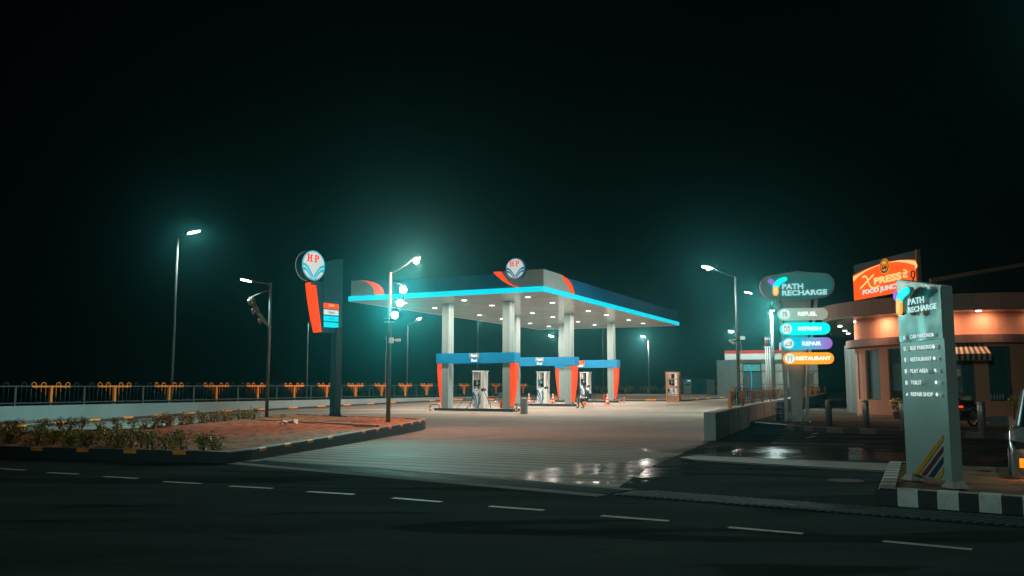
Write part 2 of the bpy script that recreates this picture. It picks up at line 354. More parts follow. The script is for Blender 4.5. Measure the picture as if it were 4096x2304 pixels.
    def build(s, name, parent=None, loc=None, fix=True, bevel=0, mesh_only=False):
        if fix: bmesh.ops.recalc_face_normals(s.bm, faces=s.bm.faces)
        me = bpy.data.meshes.new(name); s.bm.to_mesh(me); s.bm.free()
        for m in s.mats: me.materials.append(M[m] if isinstance(m, str) else m)
        if mesh_only: return me
        o = bpy.data.objects.new(name, me); COL.objects.link(o)
        if parent: o.parent = parent
        if loc is not None: o.location = loc
        if bevel:
            b = o.modifiers.new('b', 'BEVEL'); b.width = bevel; b.segments = 2; b.limit_method = 'ANGLE'
        return o

def tag(o, label, cat, group=None):
    o['label'] = label; o['category'] = cat
    if group: o['group'] = group
    return o
def thing(name, loc, rz, label, cat, group=None):
    o = bpy.data.objects.new(name, None); COL.objects.link(o)
    o.location = loc; o.rotation_euler = (0, 0, rz); o.empty_display_size = 0.1
    return tag(o, label, cat, group)
def struct(o, kind='structure'): o['kind'] = kind; return o
def dup(root, loc, rz, label, group=None):
    r = root.copy(); COL.objects.link(r); r.location = loc; r.rotation_euler = (0, 0, rz); r['label'] = label
    if group: r['group'] = group
    for ch in list(root.children):
        c = ch.copy(); COL.objects.link(c); c.parent = r
        for g in list(ch.children):
            d = g.copy(); COL.objects.link(d); d.parent = c
    return r
def light(kind, loc, power, col, parent=None, size=0.1, aim=None, cone=120, blend=0.5):
    l = bpy.data.lights.new('light', kind); l.energy = power; l.color = col
    if kind == 'AREA': l.shape = 'DISK'; l.size = size
    else: l.shadow_soft_size = size
    if kind == 'SPOT': l.spot_size = radians(cone); l.spot_blend = blend
    o = bpy.data.objects.new('lamp_light', l); COL.objects.link(o); o.location = loc
    if aim is not None: o.rotation_euler = Vector(aim).to_track_quat('-Z', 'Y').to_euler()
    if parent: o.parent = parent
    return o

# ------------------------------------------------------------------ camera, world, haze
cam = bpy.data.cameras.new('camera'); co = bpy.data.objects.new('camera', cam); COL.objects.link(co)
co.location = (0, 0, EYE); co.rotation_euler = (PI / 2 + TILT, 0, 0)
cam.sensor_width = 36; cam.lens = F / 4096 * 36; cam.clip_end = 3000; S.camera = co
w = bpy.data.worlds.new('World'); S.world = w; w.use_nodes = True
bg = w.node_tree.nodes['Background']; bg.inputs[0].default_value = (0.10, 0.55, 0.55, 1); bg.inputs[1].default_value = 0.0012
S.view_settings.view_transform = 'Standard'; S.view_settings.look = 'None'; S.view_settings.exposure = 0
S.cycles.use_denoising = True; S.cycles.max_bounces = 6; S.cycles.diffuse_bounces = 2; S.cycles.glossy_bounces = 3
S.cycles.volume_bounces = 1; S.cycles.sample_clamp_indirect = 3; S.cycles.sample_clamp_direct = 0
S.cycles.use_light_tree = True; S.cycles.caustics_reflective = False

TEAL = (0.38, 1.0, 0.95); WARM = (1.0, 0.80, 0.62); WHITE = (1.0, 0.92, 0.82)

hz = MB(); hz.box(-150, -30, -1.6, 150, 260, 60, 'white'); ho = hz.build('haze'); struct(ho, 'stuff')
hm = bpy.data.materials.new('night haze'); hm.use_nodes = True; nt = hm.node_tree; nt.nodes.clear()
out = nt.nodes.new('ShaderNodeOutputMaterial'); pv = nt.nodes.new('ShaderNodeVolumePrincipled')
pv.inputs['Color'].default_value = (0.15, 0.74, 0.77, 1); pv.inputs['Density'].default_value = 0.0010; pv.inputs['Anisotropy'].default_value = 0.92
nt.links.new(pv.outputs[0], out.inputs['Volume']); ho.data.materials.clear(); ho.data.materials.append(hm)

# ------------------------------------------------------------------ ground
def sheet(name, pts, dz, m, kind='structure'):
    bm = bmesh.new(); vs = [bm.verts.new((x, y, 0)) for x, y in pts]; f = bm.faces.new(vs)
    bmesh.ops.triangulate(bm, faces=[f])
    for Y in (44.0, 85.0):
        bmesh.ops.bisect_plane(bm, geom=bm.verts[:] + bm.edges[:] + bm.faces[:], plane_co=(0, Y, 0), plane_no=(0, 1, 0))
    for v in bm.verts: v.co.z = gz(v.co.y) + dz
    bmesh.ops.recalc_face_normals(bm, faces=bm.faces)
    if bm.faces[:] and sum(f.normal.z for f in bm.faces) < 0: bmesh.ops.reverse_faces(bm, faces=bm.faces[:])
    me = bpy.data.meshes.new(name); bm.to_mesh(me); bm.free(); me.materials.append(M[m])
    o = bpy.data.objects.new(name, me); COL.objects.link(o)
    if kind: struct(o, kind)
    return o

sheet('ground', [(-1500, -300), (1500, -300), (1500, 2500), (-1500, 2500)], 0, 'asphalt')

FK = [G(338, 1692), G(700, 1664), G(1091, 1642), G(1324, 1629), G(1650, 1611), G(1768, 1605), G(2133, 1600), G(2460, 1604.6), G(2743, 1604.6), G(2847, 1597), (22.5, 82)]
FK = [(-17.5, 30.5)] + FK
DR0, DR1 = G(958, 1852), G(2432, 1980)                 # outer edge of the forecourt along the drain
BW = [G(2864, 1762.5), G(2946, 1727), G(3034.5, 1676, 0.16), G(3166, 1642, 0.10), G(3260, 1620, 0.10), (26.0, 72.0)]   # barrier wall foot
fore = [DR0, DR1, (DR1[0] + 1.0, DR1[1] + 3.5), (BW[0][0] - 0.1, BW[0][1])] + BW[1:] + [(27, 84)] + FK[::-1] + [(-17.5, 23.5), (-13.4, 23.0), (-8, 19)]
sheet('forecourt', fore, 0.004, 'pave')

def seg_sheet(mb, p, q, w0, w1, z, m):                 # flat strip between offsets w0..w1 left of p->q
    p, q = Vector(p).to_2d(), Vector(q).to_2d(); d = (q - p).normalized(); n = Vector((-d.y, d.x))
    a = [p + n * w0, q + n * w0, q + n * w1, p + n * w1]
    mb.face([(v.x, v.y, z) for v in a], m)
mb = MB(); seg_sheet(mb, DR0, DR1, -0.30, -0.002, 0.008, 'strip'); seg_sheet(mb, DR0, DR1, 0.62, 0.80, 0.009, 'strip'); struct(mb.build('drain_edging'))
mb = MB()
d = (Vector(DR1) - Vector(DR0)); Ld = d.length; d.normalize(); n = Vector((-d.y, d.x))
seg_sheet(mb, DR0, DR1, 0.002, 0.615, 0.0075, 'drain_dark')
for i in range(6):                                     # long rods of the grating
    o_ = 0.08 + i * 0.095; p = Vector(DR0) + n * o_; q = Vector(DR1) + n * o_
    mb.bar((p.x, p.y, 0.013), (q.x, q.y, 0.013), 0.018, 0.008, 'rods')
tag(mb.build('drain_cover'), 'long dark grated drain across the forecourt entrance', 'drain cover')
# coarse slanting grate on the right
mb = MB()
R0, R1 = Vector(G(2445, 1982)), Vector(G(4150, 2118)); d = (R1 - R0); Lr = d.length; d.normalize(); n = Vector((-d.y, d.x))
seg_sheet(mb, R0, R1, 0.0, 0.72, 0.0045, 'drain_dark')
k = int(Lr / 0.105)
for i in range(k):
    p = R0 + d * (i * 0.105 + 0.05) + n * 0.02; q = p + n * 0.66 + d * 0.34
    mb.bar((p.x, p.y, 0.018), (q.x, q.y, 0.018), 0.022, 0.022, 'grate')
tag(mb.build('drain_grate'), 'coarse slatted steel drain grate running towards the black and white planter kerb', 'drain grate')

# lane dashes
mb = MB()
DS = [(-40, 1176, 65, 1182), (120, 1188, 198, 1192), (262, 1198, 347, 1203), (412, 1211, 507, 1216), (578, 1222, 686, 1228), (773, 1236, 891, 1243),
      (988, 1252, 1110, 1262), (1231, 1273, 1368, 1283), (1512, 1297, 1683, 1310), (1833, 1326, 2020, 1342), (2221, 1361, 2446, 1382)]
for a, b_, c, e in DS:
    p, q = G(a * 1.59, b_ * 1.59 + 2), G(c * 1.59, e * 1.59 + 2)
    seg_sheet(mb, p, q, -0.055, 0.055, 0.0045, 'mark_white')
for (a, b_, c, e) in [(3080, 1772, 3460, 1779), (3225, 1752, 3262, 1745), (3244, 1738, 3272, 1733), (3300, 1726, 3318, 1722)]:
    seg_sheet(mb, G(a, b_), G(c, e), -0.04, 0.04, 0.0045, 'mark_white')
struct(mb.build('road_marking'))
# low concrete median on the right
tip = G(2729, 1836)
med = [tip, G(2780, 1828.5), G(3519, 1861), G(4140, 1884), G(4140, 1912), G(3540, 1889), G(2785, 1845)]
mb = MB(); mb.slab(med, 0.002, 0.035, 'concrete'); struct(mb.build('median_strip'))
mb = MB()
for p, q in ((med[0], med[1]), (med[1], med[2]), (med[2], med[3]), (med[4], med[5]), (med[5], med[6]), (med[6], med[0])):
    seg_sheet(mb, p, q, 0.0, 0.07, 0.0395, 'kerb_white') if p[0] > q[0] else seg_sheet(mb, p, q, -0.07, 0.0, 0.0395, 'kerb_white')
struct(mb.build('median_edge_line'))

mb = MB()
for x, y, r in ((3385, 1925, 0.28), (2260, 1905, 0.0), (2480, 1655, 0.5), (2610, 1640, 0.6), (2690, 1622, 0.5), (2560, 1700, 0.0)):
    if r:
        p = G(x, y); mb.slab([(p[0] + r * cos(a * PI / 8), p[1] + r * sin(a * PI / 8)) for a in range(16)], gz(p[1]) + 0.0, gz(p[1] - r) + 0.014, 'manhole')
struct(mb.build('manhole_covers'))

# ------------------------------------------------------------------ kerbs
def kerb(name, pts, h, w, side, m, top, mark=None, mark_len=0.3, gap=1.2, closed=False, zf=gz, marktop=False, block=False, start=0.3):
    mb = MB(); L = 0.0; nx = start
    P = [Vector(p) for p in pts]; n = len(P)
    segs = list(zip(P, P[1:])) + ([(P[-1], P[0])] if closed else [])
    nrm = []
    for a, b in segs: t = (b - a).normalized(); nrm.append(Vector((-t.y, t.x)) * side)
    def mit(i):
        if closed: a, b = nrm[i - 1], nrm[i % len(nrm)]
        else: a, b = nrm[max(i - 1, 0)], nrm[min(i, len(nrm) - 1)]
        v = (a + b); v.normalize(); return v * (1 / max(0.4, v.dot(b)))
    N = n if not closed else n + 1
    rings = []
    for i in range(N):
        p = P[i % n]; q = p + mit(i % n if closed else i) * w
        z = zf(p.y); hh = h(p) if callable(h) else h
        rings.append([(p.x, p.y, z - 0.05), (p.x, p.y, z + hh - 0.02), (p.x * 0.9 + q.x * 0.1, p.y * 0.9 + q.y * 0.1, z + hh), (q.x, q.y, z + hh), (q.x, q.y, z - 0.05)])
    for a, b in zip(rings, rings[1:]):
        mb.face([a[0], b[0], b[1], a[1]], m); mb.face([a[1], b[1], b[2], a[2]], m if not marktop else top)
        mb.face([a[2], b[2], b[3], a[3]], top); mb.face([a[3], b[3], b[4], a[4]], m)
    mb.face(rings[0], m); mb.face(rings[-1], m)
    if mark:
        for (a, b), nn in zip(segs, nrm):
            l = (b - a).length; t = (b - a) / l
            while nx + mark_len < L + l:
                s0 = nx - L
                if s0 >= 0:
                    p, q = a + t * s0, a + t * (s0 + mark_len)
                    hp = h(p) if callable(h) else h; hq = h(q) if callable(h) else h
                    zp, zq = zf(p.y) + hp, zf(q.y) + hq; o_ = -nn * 0.004
                    lowp, lowq = (zp - 0.075, zq - 0.075) if not block else (zf(p.y) - 0.01, zf(q.y) - 0.01)
                    A = [(p.x + o_.x, p.y + o_.y), (q.x + o_.x, q.y + o_.y), ((p + nn * w * .1).x, (p + nn * w * .1).y), ((q + nn * w * .1).x, (q + nn * w * .1).y)]
                    mb.face([(*A[0], lowp), (*A[1], lowq), (*A[1], zq - 0.018), (*A[0], zp - 0.018)], mark)
                    mb.face([(*A[0], zp - 0.018), (*A[1], zq - 0.018), (*A[3], zq + 0.004), (*A[2], zp + 0.004)], mark)
                    if block or marktop:
                        i0, i1 = p + nn * w, q + nn * w
                        mb.face([(*A[2], zp + 0.004), (*A[3], zq + 0.004), (i1.x, i1.y, zq + 0.004), (i0.x, i0.y, zp + 0.004)], mark)
                nx += mark_len + gap
            L += l
    return mb.build(name)

isl_h = lambda p: 0.22 + 0.010 * max(0, min(12, p.y - 17))
tp = [G(1667, 1712), G(1655, 1699), G(1615, 1694)]
ISL = [(-20.0, 22.4), G(0, 1830), G(570, 1838.5) if False else (-8.4, 18.0), G(904.5, 1853.8), G(1005.7, 1841.5), (-4.25, 23.0), (-3.3, 28.3), (-3.05, 30.3), (-3.1, 31.5), (-3.6, 32.4), (-5.0, 33.6), (-9.1, 37.0), (-9.75, 36.0), (-9.9, 31.4), (-10.9, 25.1), (-13.5, 23.4), (-20, 25.2)]
kb = kerb('kerb', ISL, isl_h, 0.20, 1, 'kerb_black', 'kerb_top', 'dash_orange', 0.30, 0.85, closed=True, zf=lambda y: 0.0)
struct(kb)
def inside(p, poly):
    c = False; n = len(poly)
    for i in range(n):
        a, b = poly[i], poly[i - 1]
        if (a[1] > p[1]) != (b[1] > p[1]) and p[0] < (b[0] - a[0]) * (p[1] - a[1]) / (b[1] - a[1]) + a[0]: c = not c
    return c
bm = bmesh.new(); g = {}; st = 0.16
def sv(i, j):
    if (i, j) not in g:
        x, y = i * st, j * st; v = Vector((x, y, 0))
        z = isl_h(v) - 0.02 + 0.05 * mnoise.noise(v * 0.6) + 0.04 * mnoise.noise(v * 2.3) + 0.035 * mnoise.noise(v * 5.3)
        g[i, j] = bm.verts.new((x, y, z))
    return g[i, j]
for i in range(int(-20 / st), int(-2 / st)):
    for j in range(int(16 / st), int(38 / st)):
        x, y = (i + .5) * st, (j + .5) * st
        if all(inside((x + a, y + b), ISL) for a, b in ((.16, 0), (-.16, 0), (0, .16), (0, -.16))):
            f = bm.faces.new((sv(i, j), sv(i + 1, j), sv(i + 1, j + 1), sv(i, j + 1))); f.smooth = True
me = bpy.data.meshes.new('soil'); bm.to_mesh(me); bm.free(); me.materials.append(M['soil']); o = bpy.data.objects.new('soil_bed', me); COL.objects.link(o); struct(o)
# thin concrete edging, rubble and a crumpled sheet on the bed
mb = MB(); p, q = G(1010, 1682, 0.3), G(1510, 1708, 0.3); mb.bar((p[0], p[1], 0.33), (q[0], q[1], 0.33), 0.12, 0.06, 'concrete'); struct(mb.build('bed_edging'))
p = G(1150, 1702, 0.3); mb = MB(); mb.T = Matrix.Translation((p[0], p[1], 0.33))
rnd = random.Random(3)
gr = [[(x * 0.11 - 0.22, y * 0.1 - 0.15, rnd.uniform(0.0, 0.17)) for x in range(6)] for y in range(5)]
for a, b_ in zip(gr, gr[1:]):
    for i in range(5): mb.face([a[i], a[i + 1], b_[i + 1], b_[i]], 'panel_grey')
o = mb.build('crumpled_sheet'); o.modifiers.new('s', 'SOLIDIFY').thickness = 0.004
tag(o, 'crumpled grey plastic sheet lying on the red soil bed', 'litter')
p = G(1132, 1673, 0.3); mb = MB(); mb.T = Matrix.Translation((p[0], p[1], 0.3)) @ Matrix.Rotation(0.3, 4, 'Z')
mb.box(-0.1, -0.06, 0, 0.1, 0.06, 0.15, 'concrete'); tag(mb.build('concrete_block', bevel=0.01), 'small grey concrete block behind the crumpled sheet on the soil bed', 'block')
p = G(1340, 1694, 0.3); mb = MB(); mb.T = Matrix.Translation((p[0], p[1], 0.31)); mb.box(-0.45, -0.25, 0, 0.45, 0.25, 0.03, 'concrete'); tag(mb.build('cover_slab', bevel=0.008), 'flat concrete slab lying on the soil in front of the tall price sign', 'slab')

struct(kerb('far_kerb', FK, 0.14, 0.18, 1, 'kerb_black', 'kerb_top', 'dash_orange', 0.85, 2.0, marktop=True))
# dirt verge behind the far kerb and pinkish strip in front of the white wall
PF0, uf = Vector((-20.38, 38.7)), Vector((0.386, 0.9225))
def fp(s): return PF0 + uf * s
verge = [(p[0] - 0.1, p[1] + 0.1) for p in FK[:-1]] + [(22.5, 82), (60, 140), (8, 132), tuple(fp(52)), tuple(fp(0)), tuple(fp(-10))]
sheet('verge', verge, 0.012, 'dirt')
sheet('footpath', [(p[0] - 0.1, p[1] + 0.12) for p in FK[:6]] + [tuple(fp(38)), tuple(fp(0)), tuple(fp(-10))], 0.05, 'strip')

# ------------------------------------------------------------------ left white wall and fence
mb = MB()
pts = [fp(-10), fp(-4.2), fp(-4.17), fp(0), fp(19), fp(38), fp(52)]
for a, b_ in zip(pts, pts[1:]):
    if (b_ - a).length < 0.1: continue
    n_ = Vector((-uf.y, uf.x)) * 0.2
    za, zb = gz(a.y), gz(b_.y); h0 = 0.67 - 0.002 * (a.y - 38); h1 = 0.67 - 0.002 * (b_.y - 38)
    lo = [(a.x, a.y, -0.05), (b_.x, b_.y, -0.05), (b_.x + n_.x, b_.y + n_.y, -0.05), (a.x + n_.x, a.y + n_.y, -0.05)]
    hi = [(a.x, a.y, h0), (b_.x, b_.y, h1), (b_.x + n_.x, b_.y + n_.y, h1), (a.x + n_.x, a.y + n_.y, h0)]
    mb.loft([lo, hi], 'wall_white', smooth=False)
tag(mb.build('boundary_wall'), 'long low white wall below the dark railing on the left', 'wall')

fence = thing('railing', (PF0.x, PF0.y, 0.0), atan2(uf.y, uf.x), 'dark teal looped railing with orange T shaped posts on the white wall', 'fence')
def loop(mb, x, z0, z1, w, m, m2=None, zs=None, n=6, r=0.014, y=0.0):
    path = [(x - w / 2, z0)] + [(x - w / 2 * cos(PI * k / n), z1 + w / 2 * sin(PI * k / n)) for k in range(n + 1)] + [(x + w / 2, z0)]
    if m2 is None or zs is None: mb.tube([(a, y, b) for a, b in path], r, m, 5); return
    zl, zr = zs
    mb.tube([(a, y, b) for a, b in [(x - w / 2, zl)] + path[1:-1] + [(x + w / 2, zr)]], r * 1.25, m2, 5)
    mb.tube([(x - w / 2, y, z0), (x - w / 2, y, zl)], r, m, 5); mb.tube([(x + w / 2, y, z0), (x + w / 2, y, zr)], r, m, 5)
for k in range(-2, 17):
    s0 = k * 3.5; zt = 1.50 + 0.002 * (s0 if s0 > 0 else 0); zb = 0.78; y = 0.1
    # orange post with its cross bar
    mb = MB(); mb.box(s0 - 0.06, y - 0.06, zb + 0.02, s0 + 0.06, y + 0.06, zt, 'orange_paint'); mb.box(s0 - 0.045, y - 0.045, 0.6, s0 + 0.045, y + 0.045, zb + 0.02, 'teal_paint')
    mb.box(s0 - 0.98, y - 0.04, zt - 0.045, s0 + 0.98, y + 0.04, zt + 0.035, 'orange_paint')
    for dx, l1, l2 in ((-0.86, 0.0, .10), (-0.38, .25, .42), (0.38, .44, .25), (0.86, .10, 0.0)):
        loop(mb, s0 + dx, zb, zt + 0.06, 0.23, 'teal_paint', 'orange_paint', (zt - l1 + 0.0, zt - l2), y=y, r=.017)
    mb.build('post', fence)
    mb = MB(); sm = s0 + 1.75
    mb.box(sm - 0.05, y - 0.05, 0.6, sm + 0.05, y + 0.05, zt + 0.01, 'teal_paint')
    mb.box(s0 + 0.985, y - 0.028, zt - 0.028, s0 + 2.515, y + 0.028, zt + 0.028, 'teal_paint')
    mb.box(s0 + 0.05, y - 0.025, zb - 0.02, s0 + 3.45, y + 0.025, zb + 0.03, 'teal_paint')
    for dx in (-0.42, 0.42): loop(mb, sm + dx, zb, zt + 0.06, 0.23, 'teal_paint', y=y)
    mb.build('railing_panel', fence)

# far railing behind the forecourt
Yf = 130.0; xr = lambda px: (px - 2048) / 3488 * Yf
ff = thing('railing', (xr(2501), Yf, 0.49), 0.06, 'distant low railing with orange posts in front of the red containers', 'fence')
for k in range(-2, 5):
    x = k * 3.5; mb = MB(); zt = 0.75
    mb.box(x - 0.16, -0.05, 0.05, x + 0.16, 0.05, zt, 'orange_paint'); mb.box(x - 1.2, -0.04, zt - 0.05, x + 1.2, 0.04, zt + 0.05, 'orange_paint')
    for dx in (-1.0, -0.45, 0.45, 1.0): loop(mb, x + dx, zt - 0.35, zt + 0.1, 0.42, 'orange_paint', r=0.035)
    mb.build('post', ff)
    mb = MB(); mb.box(x + 1.21, -0.035, zt - 0.04, x + 2.29, 0.035, zt + 0.04, 'teal_paint')
    loop(mb, x + 1.75, 0.0, zt + 0.1, 0.42, 'lamp_steel', r=0.025); mb.build('railing_panel', ff)

# ------------------------------------------------------------------ canopy
H = 6.4; N0 = G(2174, 1164.6, 0)  # placeholder
r_ = ray(2174, 1164.6); s_ = (H - EYE) / r_[2]; N = Vector((r_[0] * s_, r_[1] * s_, 0))
RZ = -radians(25.1); XD = Vector((cos(RZ), sin(RZ), 0)); YD = Vector((-sin(RZ), cos(RZ), 0))
def fr(px, py, b): O = N + YD * b; return uv(px, py, (O.x, O.y), (XD.x, XD.y))         # on a front-parallel plane -> (x, z)
def sd(px, py, x): O = N + XD * x; return uv(px, py, (O.x, O.y), (YD.x, YD.y))         # on a side-parallel plane -> (y, z)
can = thing('fuel_canopy', (N.x, N.y, 0), RZ, 'large flat petrol station canopy with glowing cyan edge and blue parapet', 'canopy')
W_, D_ = 12.25, 28.1
mb = MB(); mb.box(-W_ + .03, 0.03, H, -0.03, D_ - .03, H + 0.26, 'ceiling'); mb.build('ceiling', can)
mb = MB()
for i in range(0, 25): pass
mb.box(-W_, 0, H - 0.01, 0, 0.028, H + 0.27, 'cyan_lit'); mb.box(-0.028, 0.028, H - 0.01, 0, D_, H + 0.27, 'cyan_lit')
mb.box(-W_, 0.028, H - 0.03, -W_ + 0.028, D_, H + 0.25, 'pale'); mb.box(-W_ + .028, D_ - 0.028, H - 0.03, -0.028, D_, H + 0.25, 'pale')
mb.build('light_strip', can)
ZP0, ZP1 = H + 0.275, H + 1.17; ins = 0.16
# parapet: front outline pieces
def arcpts(x0, z0, x1, z1, bulge, n=10):
    out = []
    for i in range(n + 1):
        t = i / n; x = x0 + (x1 - x0) * t; z = z0 + (z1 - z0) * (1 - (1 - t) ** 2 if bulge > 0 else t ** 2); out.append((x, z))
    return out
xa0 = fr(1360, 1131, 0)[0]; xa_top = fr(1470, 1129, 0)[0]
xl, xl2 = fr(1497, 1179, 0)[0], fr(1533, 1179, 0)[0]
xs0, xs1 = fr(1971, 1090, 0)[0], fr(2002, 1087, 0)[0]; xsb = fr(2073, 1148, 0)[0]
mb = MB(); mb.box(-W_ + .2, ins, ZP0, -ins, ins + 0.12, ZP1 - 0.10, 'navy')
for x in (-9, -7, -5.2): mb.box(x, ins - 0.004, ZP0, x + 0.012, ins, ZP1 - .1, 'black')
mb.box(-ins - 0.12, ins + 0.12, ZP0, -ins, D_ + .05, ZP1 - 0.04, 'navy')
for y in (6.2, 10.2, 15, 20, 24): mb.box(-ins, y, ZP0, -ins + 0.004, y + 0.02, ZP1 - .04, 'black')
mb.box(-W_ + .2, ins + .12, ZP0, -W_ + .32, D_, ZP1 - 0.1, 'navy'); mb.box(-W_ + .32, D_ - .15, ZP0, -ins - .12, D_ - .03, ZP1 - .1, 'navy')
mb.box(-W_ + .3, .3, ZP0, -.3, D_ - .2, ZP0 + .05, 'navy')
mb.build('parapet', can)
# left end cap: pale panel with quarter-round end
tl = [(-W_ + 0.15, ZP0), (-W_ + 0.15, ZP1)] + [(xa_top - 1.1, ZP1)] + arcpts(xa_top - 0.9, ZP1, xl, ZP0, 1)[::1]
def q_arc(x0, z0, x1, z1, n=10): return [(x0 + (x1 - x0) * sin(PI / 2 * i / n), z1 + (z0 - z1) * cos(PI / 2 * i / n)) for i in range(n + 1)]
mb = MB(); pl = [(-W_ + 0.15, ZP0), (-W_ + 0.15, ZP1)] + q_arc(xa_top - 0.6, ZP1, xl, ZP0); mb.prism(pl, ins - 0.10, ins - 0.01, 'pale'); mb.build('end_panel', can)
mb = MB(); pa = q_arc(xa_top - 0.6, ZP1 + 0.0, xl + 0.01, ZP0); pb = q_arc(xa_top - 0.55, ZP1, xl2, ZP0); mb.prism(pa[1:] + pb[::-1], ins - 0.13, ins - 0.03, 'orange_lit'); mb.build('orange_arc', can)
# right front: orange swoosh then pale panel round the corner
n = 12
inner = [(xs1 + (xsb - xs1) * (i / n), ZP0 + 0.05 + (ZP1 - 0.0 - ZP0 - 0.05) * (1 - i / n) ** 2) for i in range(n + 1)]
outer = [(xs0 + (xsb - xs0) * (i / n), ZP0 + 0.0 + (ZP1 - 0.0 - ZP0) * (1 - i / n) ** 1.7) for i in range(n + 1)]
mb = MB(); mb.prism(outer + inner[::-1][1:], ins - 0.14, ins - 0.04, 'orange_lit'); mb.build('orange_arc', can)
mb = MB(); mb.prism([(x, z) for x, z in inner] + [(-0.02, ZP0), (-0.02, ZP1), ], ins - 0.11, ins - 0.012, 'pale')
ye = sd(2283, 1170, 0)[0]; yt = sd(2243, 1095, 0)[0]
pts = [(0.051, ZP0), (0.051, ZP1)] + [(yt + (ye - yt) * sin(PI / 2 * i / 8), ZP0 + (ZP1 - ZP0) * cos(PI / 2 * i / 8)) for i in range(9)]
mb.T = Matrix.Rotation(PI / 2, 4, 'Z'); mb.prism(pts, 0.02, 0.15, 'pale'); mb.build('end_panel', can)
mb = MB(); mb.T = Matrix.Rotation(PI / 2, 4, 'Z')
pa = [(yt + 0.1 + (ye - yt - .1) * sin(PI / 2 * i / 8), ZP0 + (ZP1 - 0.05 - ZP0) * cos(PI / 2 * i / 8)) for i in range(9)]
pb = [(yt + 0.15 + (ye + 0.55 - yt - .15) * sin(PI / 2 * i / 8), ZP0 + (ZP1 - 0.05 - ZP0) * cos(PI / 2 * i / 8)) for i in range(9)]
mb.prism(pa + pb[::-1], 0.0, 0.14, 'orange_lit'); mb.build('orange_arc', can)

def slab_H(mb, cx, cz, s, y, m, w=1.0):
    h = s; a = 0.24 * s; se = 0.10 * s; x0 = cx
    for sx in (0.0, 0.52 * s):
        mb.box(x0 + sx + se / 2, y - .012, cz, x0 + sx + se / 2 + 0.21 * s, y, cz + h, m)
        for zz in (cz, cz + h - 0.17 * s): mb.box(x0 + sx - 0.03 * s, y - .0125, zz, x0 + sx + 0.36 * s, y, zz + 0.17 * s, m)
    mb.box(x0 + 0.1 * s, y - .0115, cz + 0.42 * s, x0 + 0.7 * s, y, cz + 0.60 * s, m)
def slab_P(mb, cx, cz, s, y, m):
    mb.box(cx + 0.05 * s, y - .012, cz, cx + 0.26 * s, y, cz + s, m)
    mb.box(cx - 0.03 * s, y - .0125, cz, cx + 0.38 * s, y, cz + 0.17 * s, m)
    n = 10; o = []; i_ = []
    for k in range(n + 1):
        a = PI / 2 - PI * k / n
        o.append((cx + 0.42 * s + 0.32 * s * cos(a), cz + 0.70 * s + 0.30 * s * sin(a))); i_.append((cx + 0.40 * s + 0.13 * s * cos(a), cz + 0.70 * s + 0.13 * s * sin(a)))
    o = [(cx - 0.03 * s, cz + s)] + o + [(cx + 0.2 * s, cz + 0.40 * s)]; i_ = [(cx + 0.2 * s, cz + 0.83 * s)] + i_ + [(cx + 0.2 * s, cz + 0.57 * s)]
    for k in range(len(o) - 1): mb.prism([o[k], o[k + 1], i_[k + 1], i_[k]], y - .0118, y, m)
def bez(pts, n=10):
    P = [Vector(p) for p in pts]; out = []
    for i in range(len(P) - 1):
        p0, p1, p2, p3 = P[max(i - 1, 0)], P[i], P[i + 1], P[min(i + 2, len(P) - 1)]
        for k in range(n):
            t = k / n; out.append(0.5 * ((2 * p1) + (-p0 + p2) * t + (2 * p0 - 5 * p1 + 4 * p2 - p3) * t * t + (-p0 + 3 * p1 - 3 * p2 + p3) * t ** 3))
    return out + [P[-1]]
def logo(parent, name, cx, cz, r, y0, depth, face='sign_white', blue='sign_blue', red='sign_red', rim='navy', lettering=True):
    mb = MB(); n = 40
    c = [(cx + r * cos(2 * PI * k / n), cz + r * sin(2 * PI * k / n)) for k in range(n)]
    mb.prism(c, y0, y0 + depth, face, rim); d_ = mb.build(name, parent)
    mb = MB(); y = y0 - 0.001
    for k in range(n):
        a, b_ = 2 * PI * k / n, 2 * PI * (k + 1) / n
        mb.prism([(cx + r * .985 * cos(a), cz + r * .985 * sin(a)), (cx + r * .985 * cos(b_), cz + r * .985 * sin(b_)), (cx + r * .92 * cos(b_), cz + r * .92 * sin(b_)), (cx + r * .92 * cos(a), cz + r * .92 * sin(a))], y - 0.008, y, blue)
    for sg in (-1, 1):
        for up, lo in (([(-.93, .12), (-.72, .07), (-.45, -.12), (-.22, -.42), (-.03, -.68)], [(-.95, -.11), (-.74, -.10), (-.50, -.26), (-.25, -.58), (-.03, -.92)]),
                       ([(-.94, -.18), (-.74, -.19), (-.48, -.36), (-.24, -.68), (-.10, -.93)], [(-.88, -.40), (-.72, -.38), (-.50, -.52), (-.28, -.78), (-.17, -.93)])):
            U, Lw = bez([(a * sg, b_) for a, b_ in up], 5), bez([(a * sg, b_) for a, b_ in lo], 5)
            for k in range(len(U) - 1):
                q = [U[k], U[k + 1], Lw[k + 1], Lw[k]]
                q = [v if v.length < .97 else v * (.97 / v.length) for v in q]
                mb.prism([(cx + r * v.x, cz + r * v.y) for v in q], y - 0.007, y, blue)
    mb.build('wave_emblem', d_)
    if lettering:
        mb = MB(); slab_H(mb, cx - .55 * r, cz + .22 * r, .50 * r, y, red); slab_P(mb, cx + .08 * r, cz + .22 * r, .50 * r, y, red); mb.build('lettering', d_)
    return d_
lx, lz = fr(2066.5, 1075.5, -0.05)
logo(can, 'logo_sign', lx, lz, 0.545, -0.24, 0.30)
